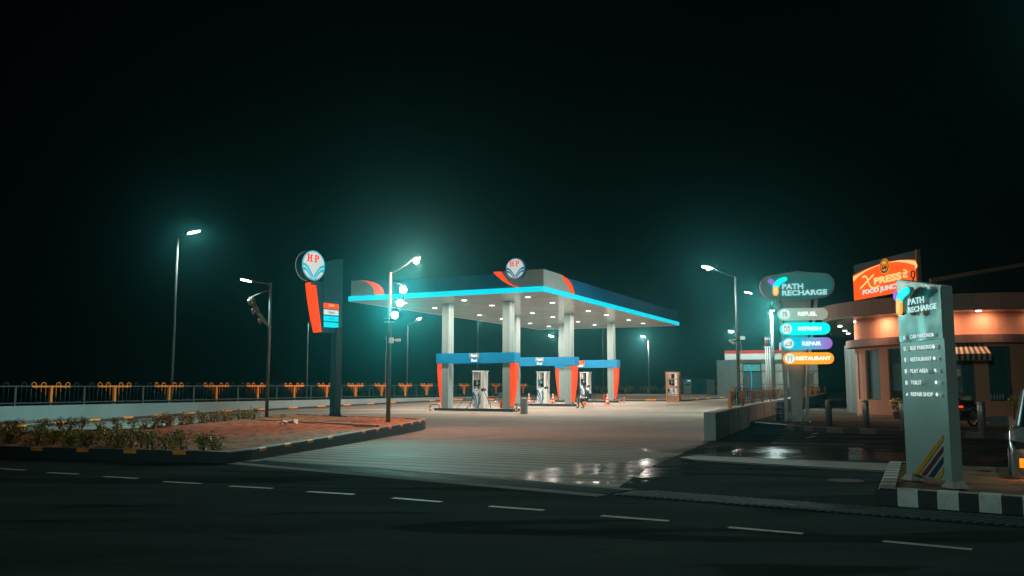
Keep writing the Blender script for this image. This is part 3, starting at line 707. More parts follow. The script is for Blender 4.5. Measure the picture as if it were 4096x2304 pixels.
# downlights
for i, x in enumerate((-2.0, -6.0, -10.0)):
    for y in (2.5, 6.05, 12.2, 15.8, 20.85, 24.6):
        mb = MB(); mb.lathe([(0.02, H - 0.008), (0.13, H - 0.008), (0.16, H - 0.004)], 'lens_soft', 16, (x, y, 0)); mb.build('downlight', can)
        light('AREA', (x, y, H - 0.03), 300, (1.0, 0.86, 0.74), can, 0.3, aim=(0, 0, -1))
# columns
CB = (4.1, 13.7, 22.6); CA = (-3.95, -7.95)
for b_ in CB:
    for a in CA:
        base = N + XD * a + YD * b_; z0 = gz(base.y)
        mb = MB(); mb.box(a - .23, b_ - .30, z0, a + .23, b_ + .30, H, 'column')
        for yy in (-.30,): mb.box(a - .23 + .30, b_ - .304, z0 + .16, a - .23 + .308, b_ - .30, H, 'dark_post')
        mb.box(a + .23, b_ + .04, z0 + .16, a + .234, b_ + .055, H, 'dark_post'); mb.box(a + .23, b_ - .19, z0 + .16, a + .234, b_ - .182, H, 'dark_post')
        mb.build('column', can, bevel=0.008)

# ------------------------------------------------------------------ gantry bands, plinths, pumps
ordn = ['nearest', 'middle', 'farthest']
fuel = [('Petrol', 'Diesel'), ('Petrol', 'Diesel'), ('poWer95', 'Petrol')]
for i, b_ in enumerate(CB):
    base = N + XD * (-5.95) + YD * b_; z0 = gz(base.y)
    root = thing('pump_gantry', base.to_tuple()[:2] + (z0,), RZ, 'blue band with orange end wings over the %s pump island' % ordn[i], 'gantry', 'gantries over the pump islands')
    zb0, zb1 = 2.82 - z0 * .6, 3.40 - z0 * .6
    mb = MB(); mb.box(-2.56, -.40, zb0, 2.56, -.31, zb1, 'band'); mb.box(-2.56, .31, zb0, 2.56, .40, zb1, 'band')
    mb.box(2.45, -.31, zb0, 2.56, .31, zb1, 'band'); mb.box(-2.56, -.31, zb0, -2.45, .31, zb1, 'band')
    for x in (-1.6, 1.6, -2.2, 2.2): mb.box(x, -.404, zb0, x + .01, -.40, zb1, 'navy')
    mb.build('band', root)
    sx = (-0.75, 0.05) if i < 2 else (-0.15, 0.65)
    if i == 2: sx = (-1.9, -1.3)
    sx = (-0.33, 0.33) if i < 2 else (-.72, -.06)
    t1, t2 = fuel[i]; zm = (zb0 + zb1) / 2
    mb = MB(); mb.box(sx[0], -.436, zm + .01, sx[1], -.40, zb1 - .03, 'totem_side' if i < 2 else 'orange_lit'); mb.box(sx[0], -.436, zb0 + .03, sx[1], -.40, zm, 'lit_blue' if i < 2 else 'totem_side')
    if i < 2: mb.mats[1] = 'band'
    fs = mb.build('fuel_sign', root)
    mb = MB(); mb.text(t1, sx[0] + .14, zm + .06, sx[1] - .14, zb1 - .07, -.437, 'letter_white' if i < 2 else 'yellow_lit', .02); mb.build('lettering', fs); mb = MB(); mb.text(t2, sx[0] + .14, zb0 + .07, sx[1] - .14, zm - .05, -.437, 'letter_white', .02); mb.build('lettering', fs)
    for sg in (-1, 1):                               # orange tapering wings
        xi = sg * 2.235; pts = [(xi, 0.28)]
        for k in range(11):
            t = k / 10; wdt = 0.10 + 0.58 * (1 - (1 - t) ** 2.2) if k else 0.10
            pts.append((xi + sg * (0.04 + 0.27 * sin(t * PI / 2) ** .9), 0.28 + (zb0 - 0.30) * t))
        pts.append((xi, zb0 - 0.02))
        mb = MB(); mb.prism(pts, -.26, .22, 'orange_wing'); mb.build('wing', root)
    mb = MB(); pl = thing('pump_plinth', base.to_tuple()[:2] + (z0,), RZ, 'black edged raised plinth under the %s fuel dispenser' % ordn[i], 'plinth', 'plinths of the pump islands')
    mb.box(-2.60, -.5, -.1, 2.50, .5, .15, 'kerb_black'); mb.box(-2.55, -.45, .15, 2.45, .45, .158, 'concrete'); mb.build('slab', pl, bevel=0.01)
    for k, sg in enumerate((-1, 1)):
        x0 = sg * 2.80; q = base + XD * x0
        g_ = thing('crash_guard', (q.x, q.y, gz(q.y)), RZ, 'bent grey and yellow pipe guard at the %s end of the %s pump plinth' % (('left', 'right')[k], ordn[i]), 'guard', 'pipe guards at the plinth ends')
        mb = MB()
        path = [(0, -.62, .0), (0, -.62, .16), (0, -.62, .26), (0, -.56, .33), (0, -.46, .36), (0, .25, .36)]
        mb.tube(path[:2], .055, 'guard_yellow', 10); mb.tube(path[1:], .05, 'guard_grey', 10); mb.tube([(0, .25, .36), (0, .6, .36)], .056, 'guard_yellow', 10); mb.tube([(0, .5, .0), (0, .5, .34)], .055, 'guard_yellow', 10)
        mb.build('pipe', g_)

def dispenser_mesh(root, words=('Petrol', 'Diesel'), lit=True, hoses=True):
    mb = MB(); mb.box(-.36, -.27, 0, .16, .27, 1.10, 'white'); mb.build('cabinet', root, bevel=0.01)
    mb = MB(); mb.box(.163, -.27, 0, .36, .27, 2.10, 'white')
    for yy in (-.1, .08): mb.box(.36, yy, .05, .363, yy + .015, 2.05, 'lamp_steel')
    mb.build('side_column', root, bevel=0.012)
    mb = MB(); mb.box(-.36, -.25, 1.10, -.31, .25, 2.10, 'white')
    mb.prism([(-.31, 1.64), (-.31, 2.10), (-.14, 2.10), (-.14, 1.64), (-.2, 1.64), (-.26, 2.0)], -.18, .18, 'white'); mb.build('slim_post', root)
    mb = MB(); mb.box(-.40, -.29, 2.10, .40, .29, 2.16, 'white'); mb.build('top_bar', root, bevel=0.008)
    mb = MB(); mb.box(-.31, -.26, 1.28, .16, .26, 1.62, 'screen')
    mb.box(-.1, -.264, 1.36, -.02, -.26, 1.48, 'panel_grey'); mb.box(-.085, -.266, 1.53, -.03, -.26, 1.58, 'yellow_lit')
    if lit: mb.box(-.24, -.264, 1.50, -.16, -.26, 1.58, 'screen_lit'); mb.box(-.27, -.264, 1.33, -.2, -.26, 1.42, 'screen_lit')
    mb.box(.03, -.264, 1.43, .1, -.26, 1.47, 'icon_teal'); d_ = mb.build('display', root)
    mb = MB(); mb.box(-.33, -.276, 1.02, .14, -.27, 1.09, 'band'); p_ = mb.build('fuel_label', root)
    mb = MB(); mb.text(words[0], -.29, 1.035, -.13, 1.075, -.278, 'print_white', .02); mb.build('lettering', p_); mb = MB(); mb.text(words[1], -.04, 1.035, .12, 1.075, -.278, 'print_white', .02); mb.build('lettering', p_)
    mb = MB()                                        # blue fountain stripes
    for up, lo in (([(-.34, .96), (-.24, .90), (-.12, .65), (-.06, .35), (-.03, .02)], [(-.34, .75), (-.26, .72), (-.16, .52), (-.10, .30), (-.08, .02)]),
                   ([(-.34, .70), (-.27, .66), (-.18, .45), (-.12, .25), (-.10, .02)], [(-.34, .52), (-.28, .50), (-.2, .35), (-.15, .2), (-.135, .02)]),
                   ([(.155, .55), (.1, .42), (.05, .28), (.02, .15), (0, .02)], [(.155, .33), (.12, .26), (.08, .18), (.05, .1), (.04, .02)]),
                   ([(.155, .80), (.09, .65), (.03, .45), (.0, .2), (-.015, .02)], [(.155, .62), (.1, .5), (.05, .32), (.012, .15), (-.005, .02)])):
        U, Lw = bez(up, 5), bez(lo, 5)
        for k in range(len(U) - 1): mb.face([(v.x, -.274, v.y) for v in (U[k], U[k + 1], Lw[k + 1], Lw[k])], 'band')
    mb.build('fountain_stripes', root)
    lg = logo(root, 'round_emblem', -.22, .22, .075, -.279, .005, 'white', 'band', 'red', 'white')
    for x, m in ((-.33, 'black'), (.07, 'cab_blue')):
        mb = MB(); mb.tube([(x, -.30, .92), (x - .01, -.33, .80), (x - .01, -.34, .68)], [.02, .05, .045], m, 8); mb.tube([(x, -.33, .84), (x + .03, -.31, .95), (x + .05, -.29, .97)], .016, 'chrome', 6); mb.build('nozzle', root)
    mb = MB(); mb.box(.2, -.275, .98, .36, -.27, 1.14, 'screen'); mb.box(.363, -.2, 1.0, .37, 0, 1.15, 'screen'); mb.build('reader_plate', root)
    if hoses:
        for pts in ([(.34, -.3, 2.0), (.35, -.34, 1.5), (.45, -.38, 1.0), (.75, -.45, .5), (.92, -.5, .12), (.8, -.52, -.12), (.3, -.52, -.12), (.08, -.45, 0), (.1, -.4, .3), (.07, -.36, .66)],
                    [(-.34, -.3, .68), (-.38, -.35, .4), (-.6, -.45, .05), (-1.0, -.52, -.1), (-1.35, -.50, -.08), (-1.2, -.42, .12), (-.85, -.36, .5), (-.7, -.3, .9), (-.42, 0, 1.7), (-.38, 0, 2.0)],
                    [(-.40, .3, 1.9), (-.6, .4, 1.0), (-.8, .45, .4), (-.9, .5, .02)], [(.38, .28, 1.9), (.6, .4, .9), (1.0, .45, .4), (1.4, .5, .25)]):
            mb = MB(); mb.tube(bez(pts, 6), .016, 'black', 6); mb.build('hose', root)
disp = None
PX = (1912, 2167, 2338)
for i, b_ in enumerate(CB):
    x = fr(PX[i], 1600, b_ - .27)[0]; base = N + XD * x + YD * b_; z0 = gz(base.y) + .158
    if i == 0:
        disp = thing('fuel_dispenser', (base.x, base.y, z0), RZ, 'white fuel dispenser with dark display on the nearest pump island', 'fuel pump', 'fuel dispensers'); dispenser_mesh(disp, lit=False)
    elif i == 1:
        disp2 = thing('fuel_dispenser', (base.x, base.y, z0), RZ, 'white fuel dispenser with glowing blue digits on the middle pump island', 'fuel pump', 'fuel dispensers'); dispenser_mesh(disp2)
    else:
        d3 = thing('fuel_dispenser', (base.x, base.y, z0), RZ, 'white fuel dispenser behind the seated man', 'fuel pump', 'fuel dispensers'); dispenser_mesh(d3, ('Petrol', 'Petrol'), False)
# crated dispenser
p = G(2694, 1606); z0 = gz(p[1]) + 0.08
dc = thing('fuel_dispenser', (p[0], p[1], z0), RZ + .1, 'uninstalled fuel dispenser inside the open wooden crate', 'fuel pump', 'fuel dispensers'); dispenser_mesh(dc, lit=False, hoses=False)
cr = thing('wooden_crate', (p[0], p[1], z0 - .08), RZ + .1, 'open timber crate frame wrapped in brown film round a spare dispenser', 'crate')
mb = MB()
for x in (-.47, .47):
    for y in (-.38, .38): mb.box(x - .045, y - .045, 0, x + .045, y + .045, 2.34, 'wood')
mb.build('corner_post', cr)
mb = MB()
for z in (.06, .55, 1.12, 1.78, 2.30):
    for y in (-.43, .43): mb.bar((-.5, y, z), (.5, y, z), .022, .08, 'wood')
    for x in (-.52, .52): mb.bar((x, -.38, z + .01), (x, .38, z + .01), .022, .08, 'wood')
mb.bar((-.5, -.45, 1.42), (.42, -.45, 1.04), .022, .09, 'wood'); mb.build('slat', cr)
mb = MB(); mb.box(-.425, -.36, .03, .425, .36, .46, 'wrap'); mb.build('wrapping', cr, bevel=.03)

# ------------------------------------------------------------------ small forecourt things
def cone(px, py, label, tilt=0):
    p = G(px, py); c = thing('traffic_cone', (p[0], p[1], gz(p[1])), 0.3, label, 'cone', 'traffic cones round the pumps')
    if tilt: c.rotation_euler = (0, radians(tilt), 0.2); c.location.z += .15
    mb = MB(); mb.box(-.19, -.19, 0, .19, .19, .035, 'cone'); mb.lathe([(.16, .03), (.15, .08), (.115, .22), (.098, .32), (.08, .44), (.064, .54), (.05, .64), (.036, .72), (.022, .79)], 'cone', 16); mb.build('cone_body', c)
    mb = MB()
    for a, b_, z0, z1 in ((.115, .098, .22, .32), (.08, .064, .44, .54), (.05, .036, .64, .72)): mb.lathe([(a + .003, z0), (b_ + .003, z1)], 'white', 16, cap=False)
    mb.build('reflective_band', c)
cone(2430, 1619, 'orange and white cone in front of the last orange winged column')
cone(2212, 1618, 'orange and white cone beside the middle island columns')
cone(2116, 1618, 'orange and white cone behind the steel bin')
cone(2338, 1620, 'orange and white cone behind the seated man')
def extinguisher(px, py, label):
    p = G(px, py); c = thing('fire_extinguisher', (p[0], p[1], gz(p[1])), 0, label, 'extinguisher', 'fire extinguishers at the columns')
    mb = MB(); mb.lathe([(.085, 0), (.09, .03), (.09, .12)], 'cab_blue', 14); mb.lathe([(.09, .121), (.09, .5), (.07, .56), (.03, .6), (.03, .64)], 'red', 14); mb.build('cylinder', c)
    mb = MB(); mb.box(-.02, -.05, .64, .02, .09, .67, 'black'); mb.box(-.02, -.04, .68, .02, .1, .7, 'black'); mb.build('valve', c)
    mb = MB(); mb.tube(bez([(-.02, 0, .66), (-.1, 0, .68), (-.14, 0, .5), (-.12, 0, .2)], 5), .012, 'black', 6); mb.build('hose', c)
extinguisher(2273, 1625, 'red fire extinguisher against the middle island column'); extinguisher(2006, 1644, 'red fire extinguisher on the left of the nearest island right column'); extinguisher(2416, 1609, 'red fire extinguisher half hidden by the farthest island column')
p = G(2096, 1656); c = thing('waste_bin', (p[0], p[1], gz(p[1])), 0, 'fluted stainless steel waste bin at the end of the nearest island', 'bin')
mb = MB(); n_ = 40; R_ = lambda k: .19 + (.008 if k % 2 else -.006)
mb.loft([[(R_(k) * cos(2 * PI * k / n_), R_(k) * sin(2 * PI * k / n_), z) for k in range(n_)] for z in (0, .8)], 'steel', smooth=False); mb.build('body', c)
mb = MB(); mb.lathe([(.205, .79), (.205, .84), (.14, .85)], 'steel', 24); mb.build('rim', c)

def chair(px, py, rz, label):
    p = G(px, py); c = thing('armchair', (p[0], p[1], gz(p[1])), rz, label, 'chair', 'black chairs on the forecourt')
    mb = MB(); mb.box(-.25, -.24, .42, .25, .24, .50, 'leather'); mb.build('seat', c, bevel=.02)
    mb = MB(); mb.box(-.24, .20, .55, .24, .26, .92, 'leather'); mb.build('backrest', c, bevel=.02)
    for sx in (-1, 1):
        for y0, y1 in ((-.26, -.22), (.26, .30)):
            mb = MB(); mb.tube([(sx * .27, y1, 0), (sx * .26, y0, .44)], .013, 'chrome', 6); mb.build('leg', c)
        mb = MB(); mb.tube([(sx * .26, -.24, .43), (sx * .29, -.26, .6), (sx * .29, -.2, .67), (sx * .28, .15, .66), (sx * .26, .25, .6), (sx * .25, .27, .45)], .014, 'chrome', 6); mb.build('armrest', c)
    return c
chair(2003, 1627, radians(200), 'empty black chair behind the nearest fuel dispenser')
PM = G(2345, 1633); RP = radians(-72)
chair(2345, 1633, RP, 'black chair with steel legs that the man sits on')

def skin_mesh(V, E_, Rr, lv=1):
    me = bpy.data.meshes.new('s'); me.from_pydata(V, E_, []); o = bpy.data.objects.new('s', me); COL.objects.link(o)
    o.modifiers.new('k', 'SKIN'); sv_ = me.skin_vertices[0].data
    for i, r in enumerate(Rr): sv_[i].radius = (r, r)
    sv_[0].use_root = True
    ss = o.modifiers.new('u', 'SUBSURF'); ss.levels = ss.render_levels = lv
    dg = bpy.context.evaluated_depsgraph_get(); dg.update(); m2 = bpy.data.meshes.new_from_object(o.evaluated_get(dg))
    bpy.data.objects.remove(o); bpy.data.meshes.remove(me); return m2
man = thing('person', (PM[0], PM[1], gz(PM[1])), RP, 'man in dark jacket seated on a chair looking down at his phone', 'person')
V = []; Ed = []; Rr = []
def chain(pts, frm=None):
    prev = frm
    for p, r in pts:
        V.append(p); Rr.append(r); i = len(V) - 1
        if prev is not None: Ed.append((prev, i))
        prev = i
    return prev
pel = chain([((0, .08, .56), .145)]); ch = chain([((0, .12, .78), .15), ((0, .08, .98), .165), ((0, .04, 1.08), .12)], 0)
nk = chain([((0, -.02, 1.15), .06), ((0, -.07, 1.20), .065), ((0, -.10, 1.29), .095), ((0, -.10, 1.35), .08)], ch); 
for sx in (-1, 1):
    sh = chain([((sx * .19, .05, 1.04), .075), ((sx * .24, .04, .86), .055), ((sx * .23, -.02, .76), .048), ((sx * .15, -.20, .78), .04), ((sx * .07, -.33, .84), .03), ((sx * .055, -.37, .865), .034)], 3)
    for fo in range(4): chain([((sx * (.03 + .013 * fo), -.41, .875 + .004 * fo), .009), ((sx * .02, -.435, .895 - .012 * fo), .008)], sh)
    chain([((sx * .03, -.38, .90), .010), ((sx * .01, -.40, .925), .009)], sh)
    hp = chain([((sx * .11, .0, .53), .10), ((sx * .13, -.22, .55), .085), ((sx * .14, -.46, .56), .065), ((sx * .14, -.46 + .1 * (sx > 0), .32), .055), ((sx * .14, -.44 + .22 * (sx > 0), .09), .04), ((sx * .14, -.52 + .22 * (sx > 0), .045), .04), ((sx * .15, -.64 + .22 * (sx > 0), .035), .03)], 0)
me = skin_mesh(V, Ed, Rr)
for k in ('jacket', 'trouser', 'skin', 'black'): me.materials.append(M[k])
for f in me.polygons:
    c_ = f.center; f.use_smooth = True
    f.material_index = 2 if (c_.z > 1.14 or (c_.y < -.31 and c_.z > .74)) else (3 if c_.z < .09 else (1 if c_.z < .62 and (c_.y < .02 or c_.z < .58) else 0))
o = bpy.data.objects.new('body', me); COL.objects.link(o); o.parent = man
mb = MB()
for sx in (-1, 1): mb.lathe([(.0, -.012), (.011, 0), (.0, .012)], 'white', 6, (sx * .033, -.185, 1.30), cap=False); mb.box(sx * .095 - .008, -.12, 1.26, sx * .095 + .008, -.085, 1.32, 'skin')
mb.box(-.012, -.215, 1.26, .012, -.18, 1.29, 'skin'); mb.box(-.025, -.193, 1.232, .025, -.18, 1.24, 'red_dull'); mb.build('face_features', man)
mb = MB(); mb.lathe([(.098, -.01), (.104, .04), (.09, .09), (.05, .12), (.0, .125)], 'hair', 14, (0, -.085, 1.31), cap=False); mb.build('hair', man)
p = Matrix.Translation(man.location) @ Matrix.Rotation(RP, 4, 'Z') @ Vector((0, -.42, .93))
mb = MB(); mb.T = Matrix.Translation(p) @ Matrix.Rotation(RP, 4, 'Z') @ Matrix.Rotation(-.6, 4, 'X'); mb.box(-.04, -.005, -.03, .04, .005, .06, 'screen'); tag(mb.build('mobile_phone'), 'dark mobile phone held in the hands of the seated man', 'phone')

# ------------------------------------------------------------------ tall price sign
PS = G(1340, 1669, .3); TH = radians(54); SR = (cos(TH), sin(TH))
tot = thing('price_sign', (PS[0], PS[1], 0.30), TH, 'tall teal price sign with round emblem and glowing orange curved strip', 'sign')
def su(px, py): u, z = uv(px, py, PS, SR); return (u, z - .30)
def zz(pts, x0=1160, y0=990, k=.2484): return [su(x0 + a * k, y0 + b * k) for a, b in pts]
mb = MB(); mb.box(-.15, -.15, 0, .15, .15, 3.5, 'dark_post'); mb.build('post', tot)
mb = MB(); mb.box(-.34, -.34, 0, .34, .34, .04, 'dark_post')
for a in range(4):
    mb.T = Matrix.Rotation(a * PI / 2, 4, 'Z'); mb.prism([(.20, .04), (.33, .04), (.20, .3)], -.02, .02, 'dark_post')
mb.build('base_plate', tot)
mb = MB(); mb.prism(zz([(380, 540), (540, 540), (540, 268), (620, 225), (720, 198), (850, 190), (845, 780), (833, 1372), (480, 1360), (440, 1180), (400, 900)]), -.02, .20, 'totem_teal', 'totem_teal'); mb.build('panel', tot)
mb = MB(); mb.prism(zz([(524, 560), (775, 590), (765, 1370), (524, 1355)]), -.05, -.022, 'totem_teal'); mb.build('price_board', tot)
cols = (('orange_lit', 'power', [(524, 890), (766, 917), (766, 1000), (524, 975)]), ('silver_lit', 'Petrol', [(527, 994), (763, 1018), (763, 1098), (527, 1078)]),
        ('cyan_lit', 'Diesel', [(527, 1096), (762, 1118), (762, 1198), (527, 1180)]), ('cyan_lit', '', [(527, 1196), (761, 1217), (761, 1298), (527, 1280)]))
for m_, t_, pp in cols:
    q = zz(pp); mb = MB(); mb.prism(q, -.07, -.052, m_); ob = mb.build('price_panel', tot)
    if t_:
        u0, u1 = q[0][0], q[1][0]; zc = (q[0][1] + q[1][1] + q[2][1] + q[3][1]) / 4; hh = abs(q[0][1] - q[3][1])
        mb = MB(); mb.text(t_, u0 + (u1 - u0) * .34, zc - hh * .22, u0 + (u1 - u0) * .70, zc + hh * .26, -.072, {'power': 'cream_lit', 'Petrol': 'icon_teal', 'Diesel': 'sign_cyan'}[t_], .01); mb.build('lettering', ob)
mb = MB(); mb.prism(zz([(237, 575), (300, 560), (388, 550), (392, 700), (398, 850), (415, 1000), (440, 1160), (485, 1362), (365, 1372), (325, 1200), (290, 1000), (262, 820), (245, 680)]), -.09, -.03, 'orange_lit'); mb.build('orange_strip', tot)
dx_, dz_ = su(1246.4, 1062.8)
dd = logo(tot, 'round_emblem', dx_, dz_, .575, -.12, .36, 'sign_white', 'sign_cyan', 'sign_red', 'totem_teal')
mb = MB(); n = 40; r = .578
for k in range(n):
    a, b_ = 2 * PI * k / n, 2 * PI * (k + 1) / n
    mb.prism([(dx_ + r * cos(a), dz_ + r * sin(a)), (dx_ + r * cos(b_), dz_ + r * sin(b_)), (dx_ + (r - .02) * cos(b_), dz_ + (r - .02) * sin(b_)), (dx_ + (r - .02) * cos(a), dz_ + (r - .02) * sin(a))], .241, .251, 'sign_white')
mb.build('rear_ring', dd)
mb = MB(); mb.box(dx_ - .1, -.1, dz_ - .75, dx_ + .25, .1, dz_ - .4, 'totem_teal'); mb.build('bracket', tot)

# ------------------------------------------------------------------ street lamps
def lamp(px, Y, ytop, head, label, r=.07, base_z=None, power=500, col=TEAL, lens='lens', hs=1.0, down=True, facing=0.0, Yh=None, hidden_head=False, cone=150, extra=None, slope=1, point=0):
    top = at(px, ytop, Y); z0 = gz(Y) if base_z is None else base_z; X = top.x
    t = thing('street_lamp', (X, Y, z0), 0, label, 'street lamp', 'street lamps')
    Ht = top.z - z0
    mb = MB(); mb.tube([(0, 0, 0), (0, 0, Ht * .5), (0, 0, Ht)], [r, r * .85, r * .7], 'lamp_steel', 12); mb.lathe([(r * 2, 0), (r * 2, .02)], 'lamp_steel', 12); mb.build('pole', t)
    hp = at(head[0], head[1], Yh or Y) - Vector((X, Y, z0)); st_ = Vector((0, 0, Ht - .12)); dr = (hp - st_); ux = Vector((dr.x, dr.y, 0)).normalized()
    mb = MB(); mb.tube([st_, st_.lerp(hp, .12) + Vector((0, 0, .03)), st_.lerp(hp, .6), hp - ux * .25 * hs], [.035, .028, .022, .018], 'dark_post' if point else 'lamp_steel', 8); mb.build('arm', t)
    mb = MB(); a = ux; b_ = Vector((-ux.y, ux.x, 0)); zt = Vector((0, 0, 1))
    sl = a + zt * .22 * (dr.z > 0)
    rings = []
    for s1, wd, hh in ((-.34, .03, .03), (-.25, .09, .05), (0, .13, .07), (.22, .12, .05), (.34, .05, .02)):
        c_ = hp + sl * s1 * hs
        rings.append([c_ + b_ * wd * hs * cos(k * PI / 4) + zt * hh * hs * sin(k * PI / 4) for k in range(8)])
    mb.loft(rings, 'lamp_steel'); hd = mb.build('lamp_head', t)
    mb = MB(); rings = []
    for s1, wd in ((-.2, .05), (-.1, .10), (.1, .11), (.26, .06)):
        c_ = hp + sl * s1 * hs - zt * .035 * hs
        rings.append([c_ + b_ * wd * hs * cos(k * PI / 4) + zt * .055 * hs * sin(k * PI / 4) for k in range(8)])
    mb.loft(rings, lens)
    if point: mb.lathe([(0, -.12), (.07, -.10), (.115, -.03), (.115, .03), (.07, .10), (0, .12)], 'glare_warm', 12, hp - zt * .10 - b_ * .0 + Vector((0, -.10, 0)), cap=False)  # glowing ball added at the head to imitate its warm glare
    mb.build('lens', hd)
    if point: light('POINT', hp - zt * .16 + Vector((0, -.32, 0)), point, col, t, .08)
    light('SPOT', hp - zt * .12, power, col, t, .08, aim=(ux.x * .25 * slope + facing * 0, ux.y * .25 - facing, -1), cone=cone, blend=.6)
    return t
lamp(712, 46, 954, (772, 925), 'tallest street lamp at far left with a bright head', r=.085, power=1500, lens='lens', hs=1.3, col=(.75, 1.0, .9), facing=.3)
L682 = lamp(1083.5, 33.4, 1130, (986, 1117.5), 'leaning lamp pole with its arm to the left and a dark curved truss of floodlights', base_z=.28, r=.07, power=700, hs=.85)
L980 = lamp(1562, 29.3, 1089.5, (1667, 1032), 'lamp pole on the soil bed carrying three dazzling floodlights', base_z=.3, r=.075, power=500, lens='flood', hs=.42, col=(1, .56, .42), facing=.3, point=1250)
lamp(1233, 57, 1290, (1262, 1250), 'thin lamp pole behind the orange strip of the price sign', r=.055, base_z=0, power=150, hs=.8)
lamp(1631, 69, 1299, (1676, 1272), 'thin lamp with a star bright head just below the canopy edge', r=.06, power=400, lens='flood', col=WHITE, facing=1, hs=.75, point=300)
lamp(1911, 81, 1270, (1940, 1250), 'thin lamp pole behind the nearest fuel dispenser with head hidden by canopy', r=.07, power=150)
lamp(2235, 90, 1352, (2205, 1342), 'bright star lamp seen between the canopy columns', r=.06, power=500, lens='flood', col=WHITE, facing=1, hs=1.0, point=500)
lamp(2409, 100, 1270, (2440, 1250), 'thin lamp pole beyond the farthest gantry with head above the canopy edge', r=.07, power=150)
lamp(2593, 108, 1360, (2572, 1343.8), 'small distant lamp right of the canopy beside the red containers', r=.08, power=4000, lens='flood', hs=1.1, col=WHITE, facing=.5)
L1851 = lamp(2942, 45, 1105, (2829.8, 1067), 'lamp pole with a camera and loose cables in front of the red topped shop', r=.10, power=1800, hs=1.1, col=(.8, 1, .92), facing=.3, point=350)
lamp(3085, 76, 1203, (2994, 1168), 'far lamp whose arm passes behind the glowing path sign', r=.10, power=4500, hs=1.3, col=(.8, 1, .92), facing=-.6)
lamp(2952, 92, 1345, (2924.7, 1323), 'bright warm lamp left of the pole with the camera', r=.06, power=900, lens='flood', col=(1, .85, .7), facing=1, hs=1.1, point=700)
# twin headed lamp
tt = at(3085, 1240, 52); t2 = thing('street_lamp', (tt.x, 52, gz(52)), 0, 'lamp pole with two small heads left of the refuel sign', 'street lamp', 'street lamps')
hh_ = tt.z - gz(52)
mb = MB(); mb.tube([(0, 0, 0), (0, 0, hh_)], [.10, .08], 'lamp_steel', 12); mb.build('pole', t2)
for sx in (-.07, .09):
    mb = MB(); mb.T = Matrix.Translation((sx, -.1, hh_ - .02)); mb.lathe([(.02, .05), (.07, .02), (.07, -.02)], 'lamp_steel', 10); h_ = mb.build('lamp_head', t2)
    mb = MB(); mb.T = Matrix.Translation((sx, -.1, hh_ - .05)); mb.lathe([(.0, .015), (.05, .0), (.0, -.03)], 'lens', 10, cap=False); mb.build('lens', h_)
light('SPOT', (-.05, -.15, hh_ - .12), 2200, (.75, 1, .93), t2, .08, aim=(-.5, -.5, -1), cone=160)
light('POINT', (-.15, -.7, hh_ - .4), 450, (.75, 1, .93), t2, .08)

def truss(parent, O, pts, side, lampson, facing):
    # pts: list of photo positions along the curve at depth Y
    P = [at(x, y, O[1]) - Vector(O) for x, y in pts]
    C_ = bez(P, 4); mb = MB()
    for off in (Vector((0, -.07, 0)), Vector((0, .07, 0)), Vector((side * .13, 0, .03))):
        mb.tube([c + off for c in C_], .011, 'truss', 6)
    for i in range(0, len(C_) - 1):
        a, b_ = C_[i], C_[i + 1]; mb.tube([a + Vector((0, -.07, 0)), b_ + Vector((side * .13, 0, .03))], .006, 'truss', 5); mb.tube([a + Vector((side * .13, 0, .03)), b_ + Vector((0, .07, 0))], .006, 'truss', 5)
    mb.build('curved_truss', parent)
O = tuple(L682.location)
truss(L682, O, [(1082, 1314), (1060, 1294), (1034, 1264), (1012, 1225), (998, 1190)], 1, True, 0)
mb = MB(); a = at(1081, 1158, 33.4) - Vector(O); b_ = at(999, 1189, 33.4) - Vector(O); mb.tube([a, b_], .012, 'truss', 6); mb.build('stay', L682)
for x, y in ((1000, 1208), (1014, 1246), (1040, 1284)):
    c_ = at(x, y, 33.4) - Vector(O)
    mb = MB(); mb.T = Matrix.Translation(c_) @ Matrix.Rotation(radians(-100), 4, 'Y'); mb.lathe([(.03, -.04), (.12, .0), (.12, .06)], 'truss', 14); mb.box(-.01, -.14, -.08, .01, .14, -.05, 'truss'); fl = mb.build('floodlight', L682)
    light('SPOT', c_ + Vector((-.16, 0, -.03)), 600, (.5, 1, .95), L682, .06, aim=(-1, .35, -.35), cone=100)
O = tuple(L980.location)
truss(L980, O, [(1562, 1290), (1584, 1268), (1604, 1225), (1616, 1180), (1620, 1140)], -1, True, 0)
mb = MB(); a = at(1564, 1126, 29.3) - Vector(O); b_ = at(1619, 1142, 29.3) - Vector(O); mb.tube([a, b_], .012, 'lamp_steel', 6); mb.build('stay', L980)
for x, y in ((1613, 1160), (1600, 1213), (1580, 1261)):
    c_ = at(x, y, 29.2) - Vector(O)
    mb = MB(); mb.T = Matrix.Translation(c_) @ Matrix.Rotation(radians(80), 4, 'X'); mb.lathe([(.04, -.10), (.12, -.02), (.125, .03)], 'lamp_steel', 18); fl = mb.build('floodlight', L980)
    mb = MB(); mb.T = Matrix.Translation(c_) @ Matrix.Rotation(radians(80), 4, 'X'); mb.lathe([(.116, .031), (.09, .055), (.0, .065)], 'flood', 18, cap=False); mb.build('lens', fl)
    light('SPOT', c_ + Vector((0, -.12, -.02)), 700, (.22, 1, .95), L980, .06, aim=(.10, -1, -.04), cone=105, blend=1)
